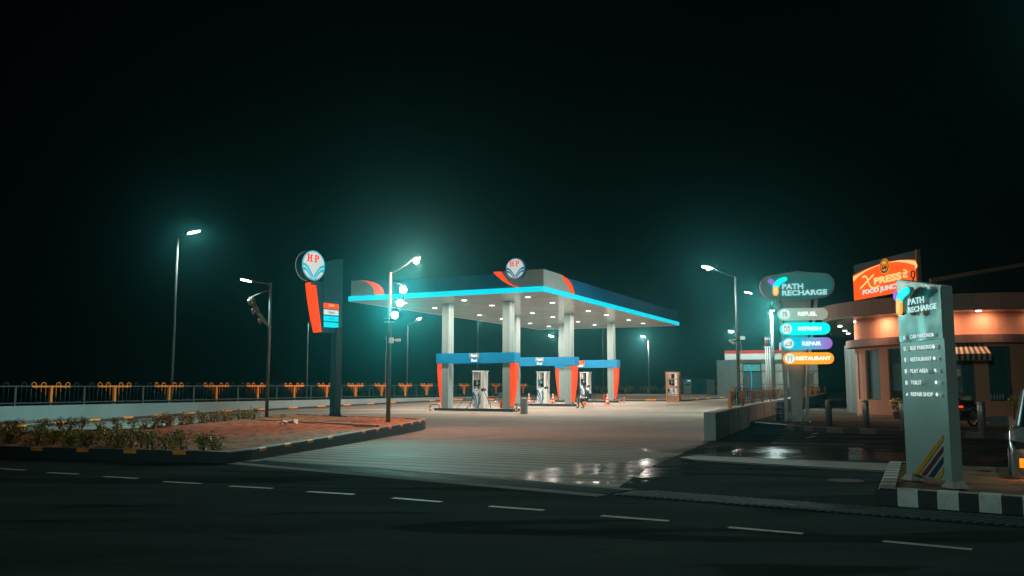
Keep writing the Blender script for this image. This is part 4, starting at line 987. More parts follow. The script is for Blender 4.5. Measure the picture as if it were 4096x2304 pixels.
# bracket, junction arms and camera on that pole
mb = MB()
for dz_, dx_ in ((3.05, .0), (2.95, .0)): mb.box(-.22, -.03, dz_ - .3, .22, .03, dz_ - .27, 'lamp_steel')
zb = (at(1556, 1290, 29.3).z - .3)
mb = MB()
for dz_ in (0, .12): mb.box(-.17, -.1, zb + dz_, .17, -.07, zb + dz_ + .02, 'steel')
mb.build('clamp', L980)
def camera_box(parent, c_, dirx, label=None):
    mb = MB(); mb.T = Matrix.Translation(c_)
    mb.box(-.07, -.09, -.09, .07, .06, .09, 'white'); mb.tube([(dirx * .08, -.05, .0), (dirx * .17, -.07, .01)], .02, 'white', 8); mb.box(min(dirx * .15, dirx * .34), -.13, -.04, max(dirx * .15, dirx * .34), -.03, .05, 'white'); mb.box(min(dirx * .34, dirx * .37), -.12, -.03, max(dirx * .34, dirx * .37), -.04, .04, 'screen')
    mb.build('security_camera', parent, bevel=.006)
camera_box(L980, at(1565, 1362, 29.2) - Vector(O), 1)
mb = MB(); z1 = at(1560, 1355, 29.3).z - .3; mb.tube([(-.1, 0, z1 + .1), (-.12, 0, z1), (-.09, 0, z1 - .1), (-.10, 0, z1 - .35), (-.12, 0, z1 - .8), (-.1, 0, z1 - 2)], .012, 'white', 6); mb.build('cable', L980)
O = tuple(L1851.location)
c_ = at(2946, 1362, 45) - Vector(O)
mb = MB(); mb.T = Matrix.Translation(c_); mb.tube([(0, 0, .03), (-.15, -.1, .05), (-.22, -.1, -.02)], .03, 'panel_grey', 8); mb.T = Matrix.Translation(c_ + Vector((-.28, -.1, -.08))) @ Matrix.Rotation(radians(35), 4, 'Y'); mb.box(-.16, -.07, -.05, .16, .07, .06, 'white'); mb.build('security_camera', L1851)
mb = MB(); mb.tube(bez([c_ + Vector(v) for v in ((.08, 0, 0), (.2, 0, -.1), (.24, 0, -.5), (.12, 0, -.9), (.1, 0, -1.3), (.25, 0, -1.5), (.22, 0, -1.75), (.1, 0, -1.6))], 5), .016, 'panel_grey', 6); mb.tube(bez([c_ + Vector(v) for v in ((.1, 0, -.2), (.14, 0, -.8), (.3, 0, -1.3), (.28, 0, -1.9), (.12, 0, -2.0))], 5), .012, 'panel_grey', 6); mb.build('cable', L1851)
mb = MB(); mb.lathe([(.12, 0), (.12, .1)], 'dark_post', 12, (0, 0, c_.z - .05)); mb.build('clamp', L1851)

# ------------------------------------------------------------------ barrier wall + fence on the right
BWv = [Vector(p) for p in BW]
def bw_hit(px):
    t = (px - 2048) / 3488 * 1.0
    rx = ray(px, 1600); k = rx[0] / rx[1]
    for a, b_ in zip(BWv, BWv[1:]):
        d_ = b_ - a; den = d_.x - k * d_.y
        if abs(den) < 1e-6: continue
        s = (k * a.y - a.x) / den
        if -1e-3 <= s <= 1: return a + d_ * s
    return BWv[-1]
mb = MB(); n_ = []
for i, p in enumerate(BWv):
    a = BWv[max(i - 1, 0)]; b_ = BWv[min(i + 1, len(BWv) - 1)]; t = (b_ - a).normalized(); n_.append(Vector((-t.y, t.x)))
ZW = [.775, .775, .80, .84, .88, .95]
prof = lambda p, nn, z: [(p.x, p.y, -.03), (p.x, p.y, z - .02), ((p + nn * .02).x, (p + nn * .02).y, z), ((p + nn * .30).x, (p + nn * .30).y, z), ((p + nn * .32).x, (p + nn * .32).y, z - .02), ((p + nn * .32).x, (p + nn * .32).y, -.03)]
mb.loft([prof(p, nn, z) for p, nn, z in zip(BWv, n_, ZW)], 'barrier', smooth=False)
for i in range(1, 9):
    s = i * 2.9; acc = 0
    for a, b_ in zip(BWv, BWv[1:]):
        l = (b_ - a).length
        if acc + l > s:
            q = a + (b_ - a) * ((s - acc) / l); t = (b_ - a).normalized(); mb.bar((q.x + t.y * .004, q.y - t.x * .004, 0), (q.x + t.y * .004, q.y - t.x * .004, .76), .012, .014, 'kerb_black'); break
        acc += l
tag(mb.build('barrier_wall'), 'pale concrete barrier wall leading away from the forecourt corner', 'wall')
fr_ = thing('railing', (BWv[0].x, BWv[0].y, .77), 0, 'orange and black picket railing on top of the concrete barrier wall', 'fence')
off = Vector(fr_.location)
pp_ = [bw_hit(x) for x in (2852, 2938, 2987, 3028, 3064, 3095, 3123, 3148)]
q = pp_[-1]; tdir = (BWv[4] - BWv[3]).normalized()
while q.y < 60: q = q + tdir * 2.63; pp_.append(q)
inn = lambda q, i: q + Vector((-.15 * .93, .15 * .37))
for i, (a, b_) in enumerate(zip(pp_, pp_[1:])):
    a, b_ = inn(a, 0), inn(b_, 0); L_ = (b_ - a).length; t = (b_ - a) / L_
    za = .79 + (a.y - 24) * .0035; T_ = Matrix.Translation((a.x - off.x, a.y - off.y, za - off.z)) @ Matrix.Rotation(atan2(t.y, t.x), 4, 'Z')
    mb = MB(); mb.T = T_; w_ = .07 if i == 0 else .05
    mb.box(-w_, -.05, -.03, w_, .05, .5 if i == 0 else .36, 'orange_paint'); mb.build('post', fr_)
    mb = MB(); mb.T = T_; mb.box(.055, -.015, .34, L_ - .055, .015, .365, 'dark_post' if i else 'truss'); mb.box(.055, -.015, .045, L_ - .055, .015, .075, 'dark_post')
    nL = max(3, round(L_ / .56))
    for k in range(nL):
        x = (k + .5) * L_ / nL; de = min(x, L_ - x); org = de < (1.05 if i else 1.25)
        r1 = .06 + max(0, .24 * (1 - de / 1.1)); zt = .40
        if org: loop(mb, x, .06, zt - .06, .38, 'dark_post', 'orange_paint', (zt - r1 - .06 * (x < L_ / 2), zt - r1 - .06 * (x > L_ / 2)), n=7, r=.012)
        else: loop(mb, x, .06, zt - .06, .38, 'dark_post', n=7, r=.009)
    mb.build('railing_panel', fr_)

# ------------------------------------------------------------------ sidewalk at the right
KR = [(9.0, 33.5), (9.35, 31.2), (10.06, 28.9), (12.2, 27.1), (13.7, 25.4), (16.2, 23.0), (40, 4)]
mb = MB(); mb.slab([(8.98, 33.55)] + [(p[0] + .16, p[1] + .1) for p in KR[1:]] + [(60, 30), (40, 75), (26.2, 72)] + [tuple(p) for p in BWv[::-1][1:3]] + [(BWv[2].x + .02, BWv[2].y)], .0, .16, 'brickpave'); struct(mb.build('pavement'))
struct(kerb('pavement_kerb', KR, .165, .15, 1, 'kerb_black', 'kerb_black', 'kerb_grey', .5, .55, zf=lambda y: 0, block=True, start=1.9))
for px, py, lab in ((3317, 1702.5, 'dark steel bollard nearest the glowing path sign legs'), (3465, 1708, 'steel bollard in front of the salmon wall with tinted window'), (3616, 1716, 'steel bollard beside the potted plant'), (3930, 1728, 'steel bollard right of the grey totem with a bright edge')):
    p = G(px, py, .16); b_ = thing('bollard', (p[0], p[1], .16), 0, lab, 'bollard', 'bollards along the pavement edge')
    mb = MB(); mb.lathe([(.105, 0), (.105, .80), (.10, .81)], 'steel' if px != 3317 else 'lamp_steel', 18); mb.build('tube', b_)
    mb = MB(); mb.lathe([(.10, .81), (.112, .82), (.112, .87), (.0, .885)], 'steel', 18, cap=False); mb.build('cap', b_)
p = (10.55, 34.2); dr_ = thing('oil_drum', (p[0], p[1], .16), 0, 'dark blue steel drum beside the concrete barrier wall', 'drum')
mb = MB(); mb.lathe([(.23, 0), (.235, .02), (.23, .04), (.23, .24), (.243, .26), (.23, .28), (.23, .48), (.243, .50), (.23, .52), (.23, .70), (.235, .72), (.22, .73), (.21, .715)], 'drum', 24); mb.build('body', dr_)
mb = MB()
for k in range(4): mb.box(-.2, -.246, .18 + k * .11, .05, -.24, .19 + k * .11, 'totem_yellow')
mb.build('faded_print', dr_)

# ------------------------------------------------------------------ tall lit path sign
P1 = G(3188, 1689, .16); T1 = -radians(11); D1 = (cos(T1), sin(T1))
s1 = thing('service_sign', (P1[0], P1[1], .16), T1, 'tall sign with glowing logo head and four coloured service pills', 'sign')
def w1(px, py): u, z = uv(px, py, P1, D1); return (u, z - .16)
def z7(pts): return [w1(2950 + a * .3106, 1050 + b * .3106) for a, b in pts]
def z8(pts): return [w1(2800 + a * .3106, 1350 + b * .3106) for a, b in pts]
cp = z7([(575, 485), (600, 600), (630, 760), (655, 950), (685, 1320)]) + z8([(1175, 500), (1187, 1085), (1308, 1088), (1318, 500)]) + z7([(838, 1320), (870, 950), (900, 760), (925, 600), (945, 485)])
mb = MB(); mb.prism(cp, -.05, .08, 'panel_grey'); mb.build('centre_panel', s1)
lp = z7([(484, 480), (520, 600), (545, 760), (575, 950), (600, 1320)]) + z8([(1085, 500), (1096, 1078)]); rp = z7([(524, 480), (560, 600), (585, 760), (612, 950), (641, 1320)]) + z8([(1128, 500), (1132, 1078)])
mb = MB(); mb.prism(lp + rp[::-1], -.02, .10, 'panel_grey'); mb.build('side_post', s1)
lp = z7([(1000, 470), (985, 600), (968, 760), (945, 950), (898, 1320)]) + z8([(1372, 500), (1368, 1090)]); rp = z7([(1040, 470), (1025, 600), (1003, 760), (978, 950), (937, 1320)]) + z8([(1412, 500), (1406, 1090)])
mb = MB(); mb.prism(lp + rp[::-1], .06, .18, 'panel_grey'); mb.build('side_post', s1)
mb = MB()
for x in (-.38, .0, .40): mb.box(x - .12, -.12, 0, x + .12, .14, .03, 'dark_post'); mb.box(x - .03, -.03, .03, x + .03, .05, .16, 'steel')
mb.build('footing', s1)
ho_ = [(745, 118), (1130, 145), (1185, 170), (1225, 220), (1242, 280), (1235, 345), (1205, 400), (1150, 440), (900, 488), (760, 495), (600, 488), (400, 468), (340, 430), (300, 370), (286, 310), (295, 250), (325, 205), (370, 185)]
hi_ = [(745, 138), (1125, 160), (1170, 185), (1205, 230), (1218, 285), (1210, 340), (1185, 388), (1140, 422), (900, 465), (760, 478), (600, 470), (430, 450), (380, 415), (362, 370), (355, 310), (362, 255), (385, 215), (420, 195)]
mb = MB(); mb.prism(z7(ho_), -.20, .22, 'panel_grey'); hd = mb.build('head_frame', s1, bevel=.0)
mb = MB(); mb.prism(z7(hi_), -.215, -.203, 'sign_panel'); mb.build('head_panel', s1)
def blob(mb, pts, w, y0, y1, m):                     # rounded stroke
    C_ = [Vector(p) for p in pts]; left, right = [], []
    for i, c in enumerate(C_):
        t = (C_[min(i + 1, len(C_) - 1)] - C_[max(i - 1, 0)]).normalized(); nn = Vector((-t.y, t.x)); ww = w[i] if isinstance(w, (list, tuple)) else w
        left.append(c + nn * ww); right.append(c - nn * ww)
    t = (C_[-1] - C_[-2]).normalized(); a0 = atan2(-t.x * 0 + t.y, t.x); we = w[-1] if isinstance(w, (list, tuple)) else w
    end = [C_[-1] + Vector((cos(a0 + PI / 2 - PI * k / 6), sin(a0 + PI / 2 - PI * k / 6))) * we for k in range(1, 6)]
    t = (C_[1] - C_[0]).normalized(); a1 = atan2(t.y, t.x) + PI; ws = w[0] if isinstance(w, (list, tuple)) else w
    st2 = [C_[0] + Vector((cos(a1 + PI / 2 - PI * k / 6), sin(a1 + PI / 2 - PI * k / 6))) * ws for k in range(1, 6)]
    mb.prism([(v.x, v.y) for v in left + end + right[::-1] + st2], y0, y1, m)
def ylogo(parent, f, y, k):
    a = MB(); blob(a, f([(408, 248), (432, 262), (455, 290)]), [.085 * k, .085 * k, .07 * k], y - .02, y, 'lit_purple'); a.build('logo_petal', parent)
    a = MB(); blob(a, f([(600, 224), (560, 238), (515, 268), (487, 310), (482, 330)]), [.085 * k, .095 * k, .105 * k, .105 * k, .105 * k], y - .026, y - .001, 'lit_teal'); a.build('logo_petal', parent)
    a = MB(); blob(a, f([(482, 352), (482, 402)]), .105 * k, y - .030, y - .002, 'lit_yellow'); blob(a, f([(482, 355), (482, 395)]), .07 * k, y - .034, y - .031, 'cream_lit'); a.build('logo_petal', parent)
ylogo(hd, z7, -.24, 1.0)
def tbox(f, a, b): p, q = f([a])[0], f([b])[0]; return (p[0], min(p[1], q[1]), q[0], max(p[1], q[1]))
mb = MB(); u0, z0, u1, z1 = tbox(z7, (568, 352), (832, 280)); mb.text('PATH', u0, z0, u1, z1, -.24, 'neon', outline=.017)
u0, z0, u1, z1 = tbox(z7, (568, 436), (1138, 360)); mb.text('RECHARGE', u0, z0, u1, z1, -.24, 'neon', outline=.017, rise=.02); mb.build('lettering', hd)
def pill(a, b, m, m2, txt, tx, ty, name, icon):
    (ul, zt), (ur, zb) = z7([(a[0], a[1])])[0], z7([(b[0], b[1])])[0]; r = (zt - zb) / 2; zc = (zt + zb) / 2
    n = 12; L_ = [(ul + r + r * cos(PI / 2 + PI * k / n), zc + r * sin(PI / 2 + PI * k / n)) for k in range(n + 1)]; R_2 = [(ur - r + r * cos(-PI / 2 + PI * k / n), zc + r * sin(-PI / 2 + PI * k / n)) for k in range(n + 1)]
    mb = MB(); mb.prism(L_ + R_2, -.26, -.10, m, 'panel_grey' if m == 'lit_refuel' else m); ob = mb.build(name, s1)
    mb = MB(); mb.prism([(ul + r * 1.08 + r * .82 * cos(2 * PI * k / 24), zc + r * .82 * sin(2 * PI * k / 24)) for k in range(24)], -.268, -.262, 'face_white'); cx_, cz_ = ul + r * 1.08, zc
    mi_ = 'icon_teal' if icon != 'food' else 'stripe_cream'; y = -.272; e = .010
    def ln(pts): mb.tube([(cx_ + x * r, y, cz_ + z * r) for x, z in pts], e, mi_, 5)
    if icon == 'pump': ln([(-.3, -.5), (-.3, .5), (.15, .5), (.15, -.5), (-.42, -.5), (.28, -.5)]); ln([(-.18, .35), (.04, .35), (.04, .1), (-.18, .1), (-.18, .35)]); ln([(.15, .4), (.35, .25), (.38, -.3), (.25, -.3), (.22, 0)]); ln([(-.07, -.05), (-.17, -.25), (-.07, -.35), (.03, -.25), (-.07, -.05)])
    if icon == 'people':
        for sx in (-.27, .27):
            ln([(sx + .12 * cos(a_), .42 + .12 * sin(a_)) for a_ in [k * PI / 4 for k in range(9)]])
            ln([(sx - .1, -.55), (sx - .1, -.1), (sx - .2, -.1), (sx - .16, .22), (sx + .16, .22), (sx + .2, -.1), (sx + .1, -.1), (sx + .1, -.55)])
    if icon == 'car': ln([(-.6, -.15), (-.55, -.32), (-.3, -.34), (.3, -.34), (.5, -.3), (.45, -.05), (.1, .12), (-.2, .12), (-.35, -.05), (-.6, -.15)]); ln([(.2, -.3), (.3, .2), (.2, .4), (.4, .3), (.55, .45), (.5, .15), (.42, -.2)]); ln([(-.3 + .1 * cos(a_), -.34 + .1 * sin(a_)) for a_ in [k * PI / 4 for k in range(9)]])
    if icon == 'food': ln([(-.3, -.6), (-.3, .05), (-.45, .2), (-.42, .55), (-.3, .2), (-.18, .55), (-.15, .2), (-.3, .05)]); ln([(.25, -.6), (.25, .05), (.12, .25), (.18, .5), (.32, .5), (.4, .25), (.25, .05)])
    mb.build('icon', ob)
    u0, z0, u1, z1 = tbox(z7, tx, ty); mb = MB(); mb.text(txt, u0, z0, u1, z1, -.263, 'letter_white', .022); mb.build('lettering', ob)
    return ob
def gradmat(name, c1, c2, u0, u1, s):
    m = bpy.data.materials.new(name); m.use_nodes = True; nt = m.node_tree; b = nt.nodes['Principled BSDF']; tc = nd(nt, 'ShaderNodeTexCoord'); sx = nd(nt, 'ShaderNodeSeparateXYZ'); mr = nd(nt, 'ShaderNodeMapRange'); cr = nd(nt, 'ShaderNodeValToRGB')
    mr.inputs['From Min'].default_value = u0; mr.inputs['From Max'].default_value = u1; cr.color_ramp.elements[0].color = (*c1, 1); cr.color_ramp.elements[1].color = (*c2, 1)
    L = nt.links.new; L(tc.outputs['Object'], sx.inputs[0]); L(sx.outputs[0], mr.inputs['Value']); L(mr.outputs[0], cr.inputs['Fac']); L(cr.outputs[0], b.inputs['Emission Color']); L(cr.outputs[0], b.inputs['Base Color']); b.inputs['Emission Strength'].default_value = s
    b.inputs['Roughness'].default_value = .35
    return m
M['grad_repair'] = gradmat('blue to purple lit panel', (0.0, .55, .75), (.32, .16, .62), .15, 1.25, .95)
M['grad_refuel'] = gradmat('pale green to grey panel', (.30, .78, .62), (.40, .44, .36), -.55, .7, .75)
pill((512, 600), (1153, 741), 'grad_refuel', 0, 'REFUEL', (768, 695), (1008, 640), 'service_pill', 'pump')
pill((537, 785), (1183, 930), 'lit_teal', 0, 'REFRESH', (772, 884), (1060, 830), 'service_pill', 'people')
pill((563, 974), (1212, 1118), 'grad_repair', 0, 'REPAIR', (822, 1074), (1064, 1020), 'service_pill', 'car')
pill((580, 1165), (1232, 1309), 'lit_yellow', 0, 'RESTAURANT', (742, 1262), (1184, 1210), 'service_pill', 'food')

# ------------------------------------------------------------------ grey direction totem
P2 = G(3774.6, 1940, .2); P2 = (5.66, 11.35); T2 = -radians(84.6); D2 = (cos(T2), sin(T2))
tm = thing('direction_totem', (P2[0], P2[1], .2), T2, 'tall grey wayfinding totem with parking and toilet directions', 'sign')
def w2(px, py): u, z = uv(px, py, P2, D2); return (u, z - .2)
def z9(pts, y=0.0):                                             # photo positions -> local x, z on the plane at depth y
    O = (P2[0] - sin(T2) * y, P2[1] + cos(T2) * y); out = []
    for a, b in pts: u, z = uv(3450 + a * .37943, 1100 + b * .37943, O, D2); out.append((u, z - .2))
    return out
tl_, tr_ = w2(3587, 1119), w2(3757.5, 1145); bl_, br_ = w2(3628, 1891.5), w2(3774.6, 1920.8)
lft = (tl_[0] + bl_[0]) / 2
body = [(lft, bl_[1]), (0, br_[1]), (0, tr_[1]), (lft, tl_[1])]
mb = MB(); mb.prism(body, 0, .15, 'totem_grey', 'totem_side'); bo = mb.build('body', tm)
zs = z9([(820, 670)])[0][1]                                   # lower edge of the loose top sheet
mb = MB(); nx_, nz_ = 14, 18; z_t = lambda t: tl_[1] + (tr_[1] - tl_[1]) * t
rows = []
for j in range(nz_ + 1):
    row = []
    for i in range(nx_ + 1):
        t = i / nx_; x = lft + (0 - lft) * t * .985 + .004; z = zs + (z_t(t) - .02 - zs) * j / nz_
        row.append((x, -.008 - .012 * abs(mnoise.noise(Vector((x * 3.5, z * 1.4, 5)))) - .006 * abs(mnoise.noise(Vector((x * 9, z * 5, 2)))), z))
    rows.append(row)
for a, b_ in zip(rows, rows[1:]):
    for i in range(nx_): mb.face([a[i], a[i + 1], b_[i + 1], b_[i]], 'totem_sheet', smooth=True)
M['totem_sheet'] = mat('buckled glossy sheet', (0.13, 0.165, 0.155), 0.3, metal=.35, var=.05)
bmesh.ops.remove_doubles(mb.bm, verts=mb.bm.verts, dist=1e-5); mb.build('top_sheet', bo)
def ylogo2(parent, y):
    f = lambda p: z9(p, y)
    a = MB(); blob(a, f([(355, 200), (352, 225), (372, 262)]), [.045, .045, .035], y - .02, y, 'lit_purple'); a.build('logo_petal', parent)
    a = MB(); blob(a, f([(478, 165), (445, 185), (410, 225), (398, 262), (397, 285)]), [.052, .058, .062, .064, .064], y - .026, y - .001, 'lit_teal'); a.build('logo_petal', parent)
    a = MB(); blob(a, f([(398, 300), (400, 378)]), .064, y - .03, y - .002, 'lit_yellow'); blob(a, f([(398, 300), (400, 368)]), .042, y - .034, y - .031, 'cream_lit'); a.build('logo_petal', parent)
    a = MB(); 
ylogo2(bo, -.16)
mb = MB(); blob(mb, z9([(478, 165), (445, 185), (410, 225), (398, 262), (400, 378)], -.12), .058, -.125, -.06, 'totem_side'); blob(mb, z9([(440, 190), (408, 228), (400, 370)], -.0), .02, -.059, 0, 'totem_side'); mb.build('logo_mount', bo)
def t9(mb, txt, a, b, y, m, **kw):
    f = z9; p, q = f([a])[0], f([b])[0]; mb.text(txt, p[0], p[1], q[0], q[1] if q[1] > p[1] else p[1] + .1, y, m, **kw)
def row_text(mb, txt, x0, yb0, x1, yb1, hpx, y, m, **kw):     # baseline from (x0,yb0) to (x1,yb1) in the enlarged view
    p = z9([(x0, yb0)], y)[0]; q = z9([(x1, yb1)], y)[0]; h = z9([(x0, yb0 - hpx)], y)[0][1] - p[1]; zb = (p[1] + q[1]) / 2
    mb.text(txt, p[0], zb, q[0], zb + h, y, m, **kw); return zb, h
mb = MB(); row_text(mb, 'PATH', 484, 318, 648, 288, 64, -.05, 'neon', outline=.018); row_text(mb, 'RECHARGE', 484, 398, 780, 356, 58, -.05, 'neon', outline=.018); mb.build('lettering', bo)
rowsT = [('CAR PARKING', 503, 673, 730, 650, 40, 'nw', 'car'), ('BUS PARKING', 503, 793, 734, 778, 42, 'n', 'bus'), ('RESTAURANT', 506, 912, 728, 903, 42, 'w', 'food'), ('PLAY AREA', 508, 1033, 692, 1030, 42, 'nw', 'kids'), ('TOILET', 511, 1155, 622, 1154, 42, 'w', 'wc'), ('REPAIR SHOP', 513, 1276, 742, 1282, 42, 'w', 'tool')]
for txt, x0, y0, x1, y1, hp, ar, ic in rowsT:
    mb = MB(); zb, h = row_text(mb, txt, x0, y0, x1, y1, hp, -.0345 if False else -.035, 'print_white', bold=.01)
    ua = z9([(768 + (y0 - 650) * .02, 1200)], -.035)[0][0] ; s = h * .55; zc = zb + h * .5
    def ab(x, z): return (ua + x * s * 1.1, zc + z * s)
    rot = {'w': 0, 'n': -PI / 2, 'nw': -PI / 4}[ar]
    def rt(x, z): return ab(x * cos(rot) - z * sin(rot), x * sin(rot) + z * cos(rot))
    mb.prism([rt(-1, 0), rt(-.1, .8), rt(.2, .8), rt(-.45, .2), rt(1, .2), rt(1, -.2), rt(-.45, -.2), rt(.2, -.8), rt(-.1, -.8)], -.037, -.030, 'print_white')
    uc = z9([(465, 1200)], -.035)[0][0]; b2 = lambda x0_, z0_, x1_, z1_: mb.box(uc + x0_ * s, -.037, zc + z0_ * s, uc + x1_ * s, -.030, zc + z1_ * s, 'print_white')
    if ic == 'car': b2(-.7, -.6, .7, .1); b2(-.45, .15, .45, .7); b2(-.7, -1, -.4, -.65); b2(.4, -1, .7, -.65)
    if ic == 'bus': b2(-.6, -.6, .6, -.1); b2(-.6, -.05, -.45, 1); b2(.45, -.05, .6, 1); b2(-.44, .8, .44, 1); b2(-.5, -1, -.2, -.65); b2(.2, -1, .5, -.65)
    if ic == 'food': b2(-.5, -1, -.25, 1); b2(.2, -1, .45, 1); b2(-.65, .3, -.52, 1); b2(-.22, .3, -.1, 1)
    if ic in ('kids', 'wc'):
        for xx in (-.45, .45): b2(xx - .2, -.2, xx + .2, .5); b2(xx - .18, -1, xx - .04, -.22); b2(xx + .04, -1, xx + .18, -.22); b2(xx - .14, .6, xx + .14, .95); b2(xx - .36, -.1, xx - .24, .45 + (.4 if ic == 'kids' else 0)); b2(xx + .24, -.1, xx + .34, .45)
    if ic == 'tool': b2(-.8, -.5, .3, -.05); b2(-.4, -.0, .2, .3); b2(-.6, -.75, -.3, -.52); b2(.0, -.75, .3, -.52); b2(.4, -.5, .6, .7)
    mb.build('direction_row', bo)
# coloured stripes at the foot; zoom 3450,1600
def z10(pts): return [w2(3450 + a * .37955, 1600 + b * .37955) for a, b in pts]
for m_, pp in (('totem_yellow', [(545, 780), (850, 368), (850, 430), (590, 792)]), ('totem_red', [(620, 795), (850, 487), (850, 548), (665, 803)]), ('totem_blue', [(695, 810), (852, 598), (852, 660), (752, 822)]), ('totem_yellow', [(775, 828), (853, 714), (853, 780), (818, 838)])):
    q = z10(pp); q = [(min(x, -.004), max(z, bl_[1] + .003)) for x, z in q]
    mb = MB(); mb.prism(q, -.006, -.001, m_); mb.build('colour_stripe', bo)
for x in (lft + .06, -.05):
    mb = MB(); mb.T = Matrix.Translation((x, .07, 0)); mb.loft([[(-.13, -.12, 0), (.13, -.12, 0), (.13, .12, 0), (-.13, .12, 0)], [(-.07, -.06, .09), (.07, -.06, .09), (.07, .06, .09), (-.07, .06, .09)]], 'concrete', smooth=False); mb.build('footing', tm)
for x in (lft + .30, -.22):
    mb = MB(); z_ = tl_[1] + (tr_[1] - tl_[1]) * (1 - x / lft); mb.tube([(x, .07, z_ - .02), (x, .07, z_ + .05)], .012, 'dark_post', 6)
    if x < -.3: mb.tube([(x + .05 * cos(a), .07 + 0 * a, z_ + .10 + .05 * sin(a)) for a in [k * PI / 6 for k in range(13)]], .010, 'dark_post', 6)
    mb.build('lifting_eye', bo)
# planter under it
PL0 = Vector(G(3514.5, 2019.5)); PLf = Vector((.83, -.56)).normalized(); PLb = Vector((.4242, .9056))
PLN = [PL0 + PLf * 9, PL0 + PLf * .35, PL0 + PLf * .08 + PLb * .02, PL0 + PLb * .30 - PLf * 0.0, PL0 + PLb * 4.4, PL0 + PLb * 4.6 + PLf * .2, PL0 + PLb * 4.6 + PLf * 9]
PLN = [PL0 + PLb * 4.5 + PLf * .5, PL0 + PLb * 4.5, PL0, PL0 + PLf * 9]
struct(kerb('planter_kerb', [tuple(p) for p in PLN], .21, .20, 1, 'kerb_black', 'kerb_top', 'kerb_white', .235, .22, zf=lambda y: 0, block=True, start=.68))
mb = MB(); nn = 30
q = [PL0 + PLf * .15 + PLb * .15, PL0 + PLf * 9 + PLb * .15, PL0 + PLf * 9 + PLb * 4.4, PL0 + PLf * .15 + PLb * 4.4]
rows = [[(lambda p: (p.x, p.y, .18 + .035 * mnoise.noise(Vector((p.x * 3, p.y * 3, 0)))))(PL0 + PLf * (.15 + 8.85 * i / 40) + PLb * (.15 + 4.2 * j / 20)) for i in range(41)] for j in range(21)]
for a, b_ in zip(rows, rows[1:]):
    for i in range(40): mb.face([a[i], a[i + 1], b_[i + 1], b_[i]], 'dirt')
struct(mb.build('planter_soil'))

# ------------------------------------------------------------------ restaurant
Cc = Vector((20.0, 39.2)); RR = 4.2
def ang(px, R=RR):
    r_ = ray(px, 1600); u = Vector((r_[0], r_[1])).normalized(); b = u.dot(Cc); c = Cc.dot(Cc) - R * R; disc = b * b - c
    if disc < 0: return None
    p = u * (b - sqrt(disc)) - Cc; return atan2(p.y, p.x)
rs = thing('restaurant_building', (Cc.x, Cc.y, .16), 0, 'round fronted salmon restaurant with overhanging roof and downlights', 'building')
def arc_wall(mb, R0, R1, a0, a1, z0, z1, m, n=None):
    n = n or max(2, int(abs(a1 - a0) / .08))
    ring = lambda a: [(R1 * cos(a), R1 * sin(a), z0), (R1 * cos(a), R1 * sin(a), z1), (R0 * cos(a), R0 * sin(a), z1), (R0 * cos(a), R0 * sin(a), z0)]
    mb.loft([ring(a0 + (a1 - a0) * k / n) for k in range(n + 1)], m, smooth=False)
zh = lambda py, Y: EYE + (1545.5 - py) / 3488 * Y - .16
aw = [ang(x) for x in (3430, 3437, 3443, 3468, 3524, 3560, 3640, 3805, 3906, 3962, 4056, 4090)]
A0 = radians(150); A1 = radians(330)
ZC = 3.28; sill, head = .75, 2.95
mb = MB()
solids = [(A0, aw[1]), (aw[2], aw[3]), (aw[4], aw[5]), (aw[6], aw[7]), (aw[8], aw[9]), (aw[10], A1 + 0)]
norm = lambda a: a if a > 0 else a + 2 * PI
SL = [(norm(a), norm(b_)) for a, b_ in solids]
cuts = [(SL[i][1], SL[i + 1][0]) for i in range(len(SL) - 1)]
for i, (a, b_) in enumerate(SL): arc_wall(mb, RR - .25, RR, a, b_, 0, ZC, 'salmon')
for i, (a, b_) in enumerate(cuts):
    arc_wall(mb, RR - .25, RR, a, b_, head, ZC, 'salmon')
    if i != 3: arc_wall(mb, RR - .25, RR, a, b_, 0, sill, 'salmon')
arc_wall(mb, RR, RR + .03, A0, A1, -.1, .12, 'salmon_dark'); mb.build('wall', rs)
mb = MB(); arc_wall(mb, RR + .001, RR + .38, A0, A1, ZC - .18, ZC + .14, 'roof'); mb.build('cornice', rs)
mb = MB(); arc_wall(mb, RR - .5, RR + .0, A0, A1, ZC + .141, 4.34, 'salmon'); mb.build('upper_wall', rs)
for i, (a, b_) in enumerate(cuts):
    z0 = sill if i != 3 else 0
    mb = MB(); arc_wall(mb, RR - .20, RR - .17, a, b_, z0, head, 'blind' if i in (0, 1, 2) else 'glass'); w_o = mb.build('window' if i != 3 else 'door', rs)
    mb = MB()
    for aa in (a, b_ - .012): arc_wall(mb, RR - .16, RR - .09, aa, aa + .012, z0, head, 'lamp_steel', 2)
    arc_wall(mb, RR - .16, RR - .09, a + .012, b_ - .012, head - .05, head, 'lamp_steel'); arc_wall(mb, RR - .16, RR - .09, a + .012, b_ - .012, z0, z0 + .06, 'lamp_steel')
    if i == 2: arc_wall(mb, RR - .155, RR - .10, a + .012, b_ - .012, 2.3, 2.34, 'lamp_steel')
    mb.build('frame', w_o)
    if i == 2:
        mb = MB(); arc_wall(mb, RR - .165, RR - .161, a + .02, b_ - .02, 2.34, 2.90, 'glass'); arc_wall(mb, RR - .165, RR - .161, a + .02, b_ - .02, .82, 1.15, 'interior'); mb.build('pane', w_o)
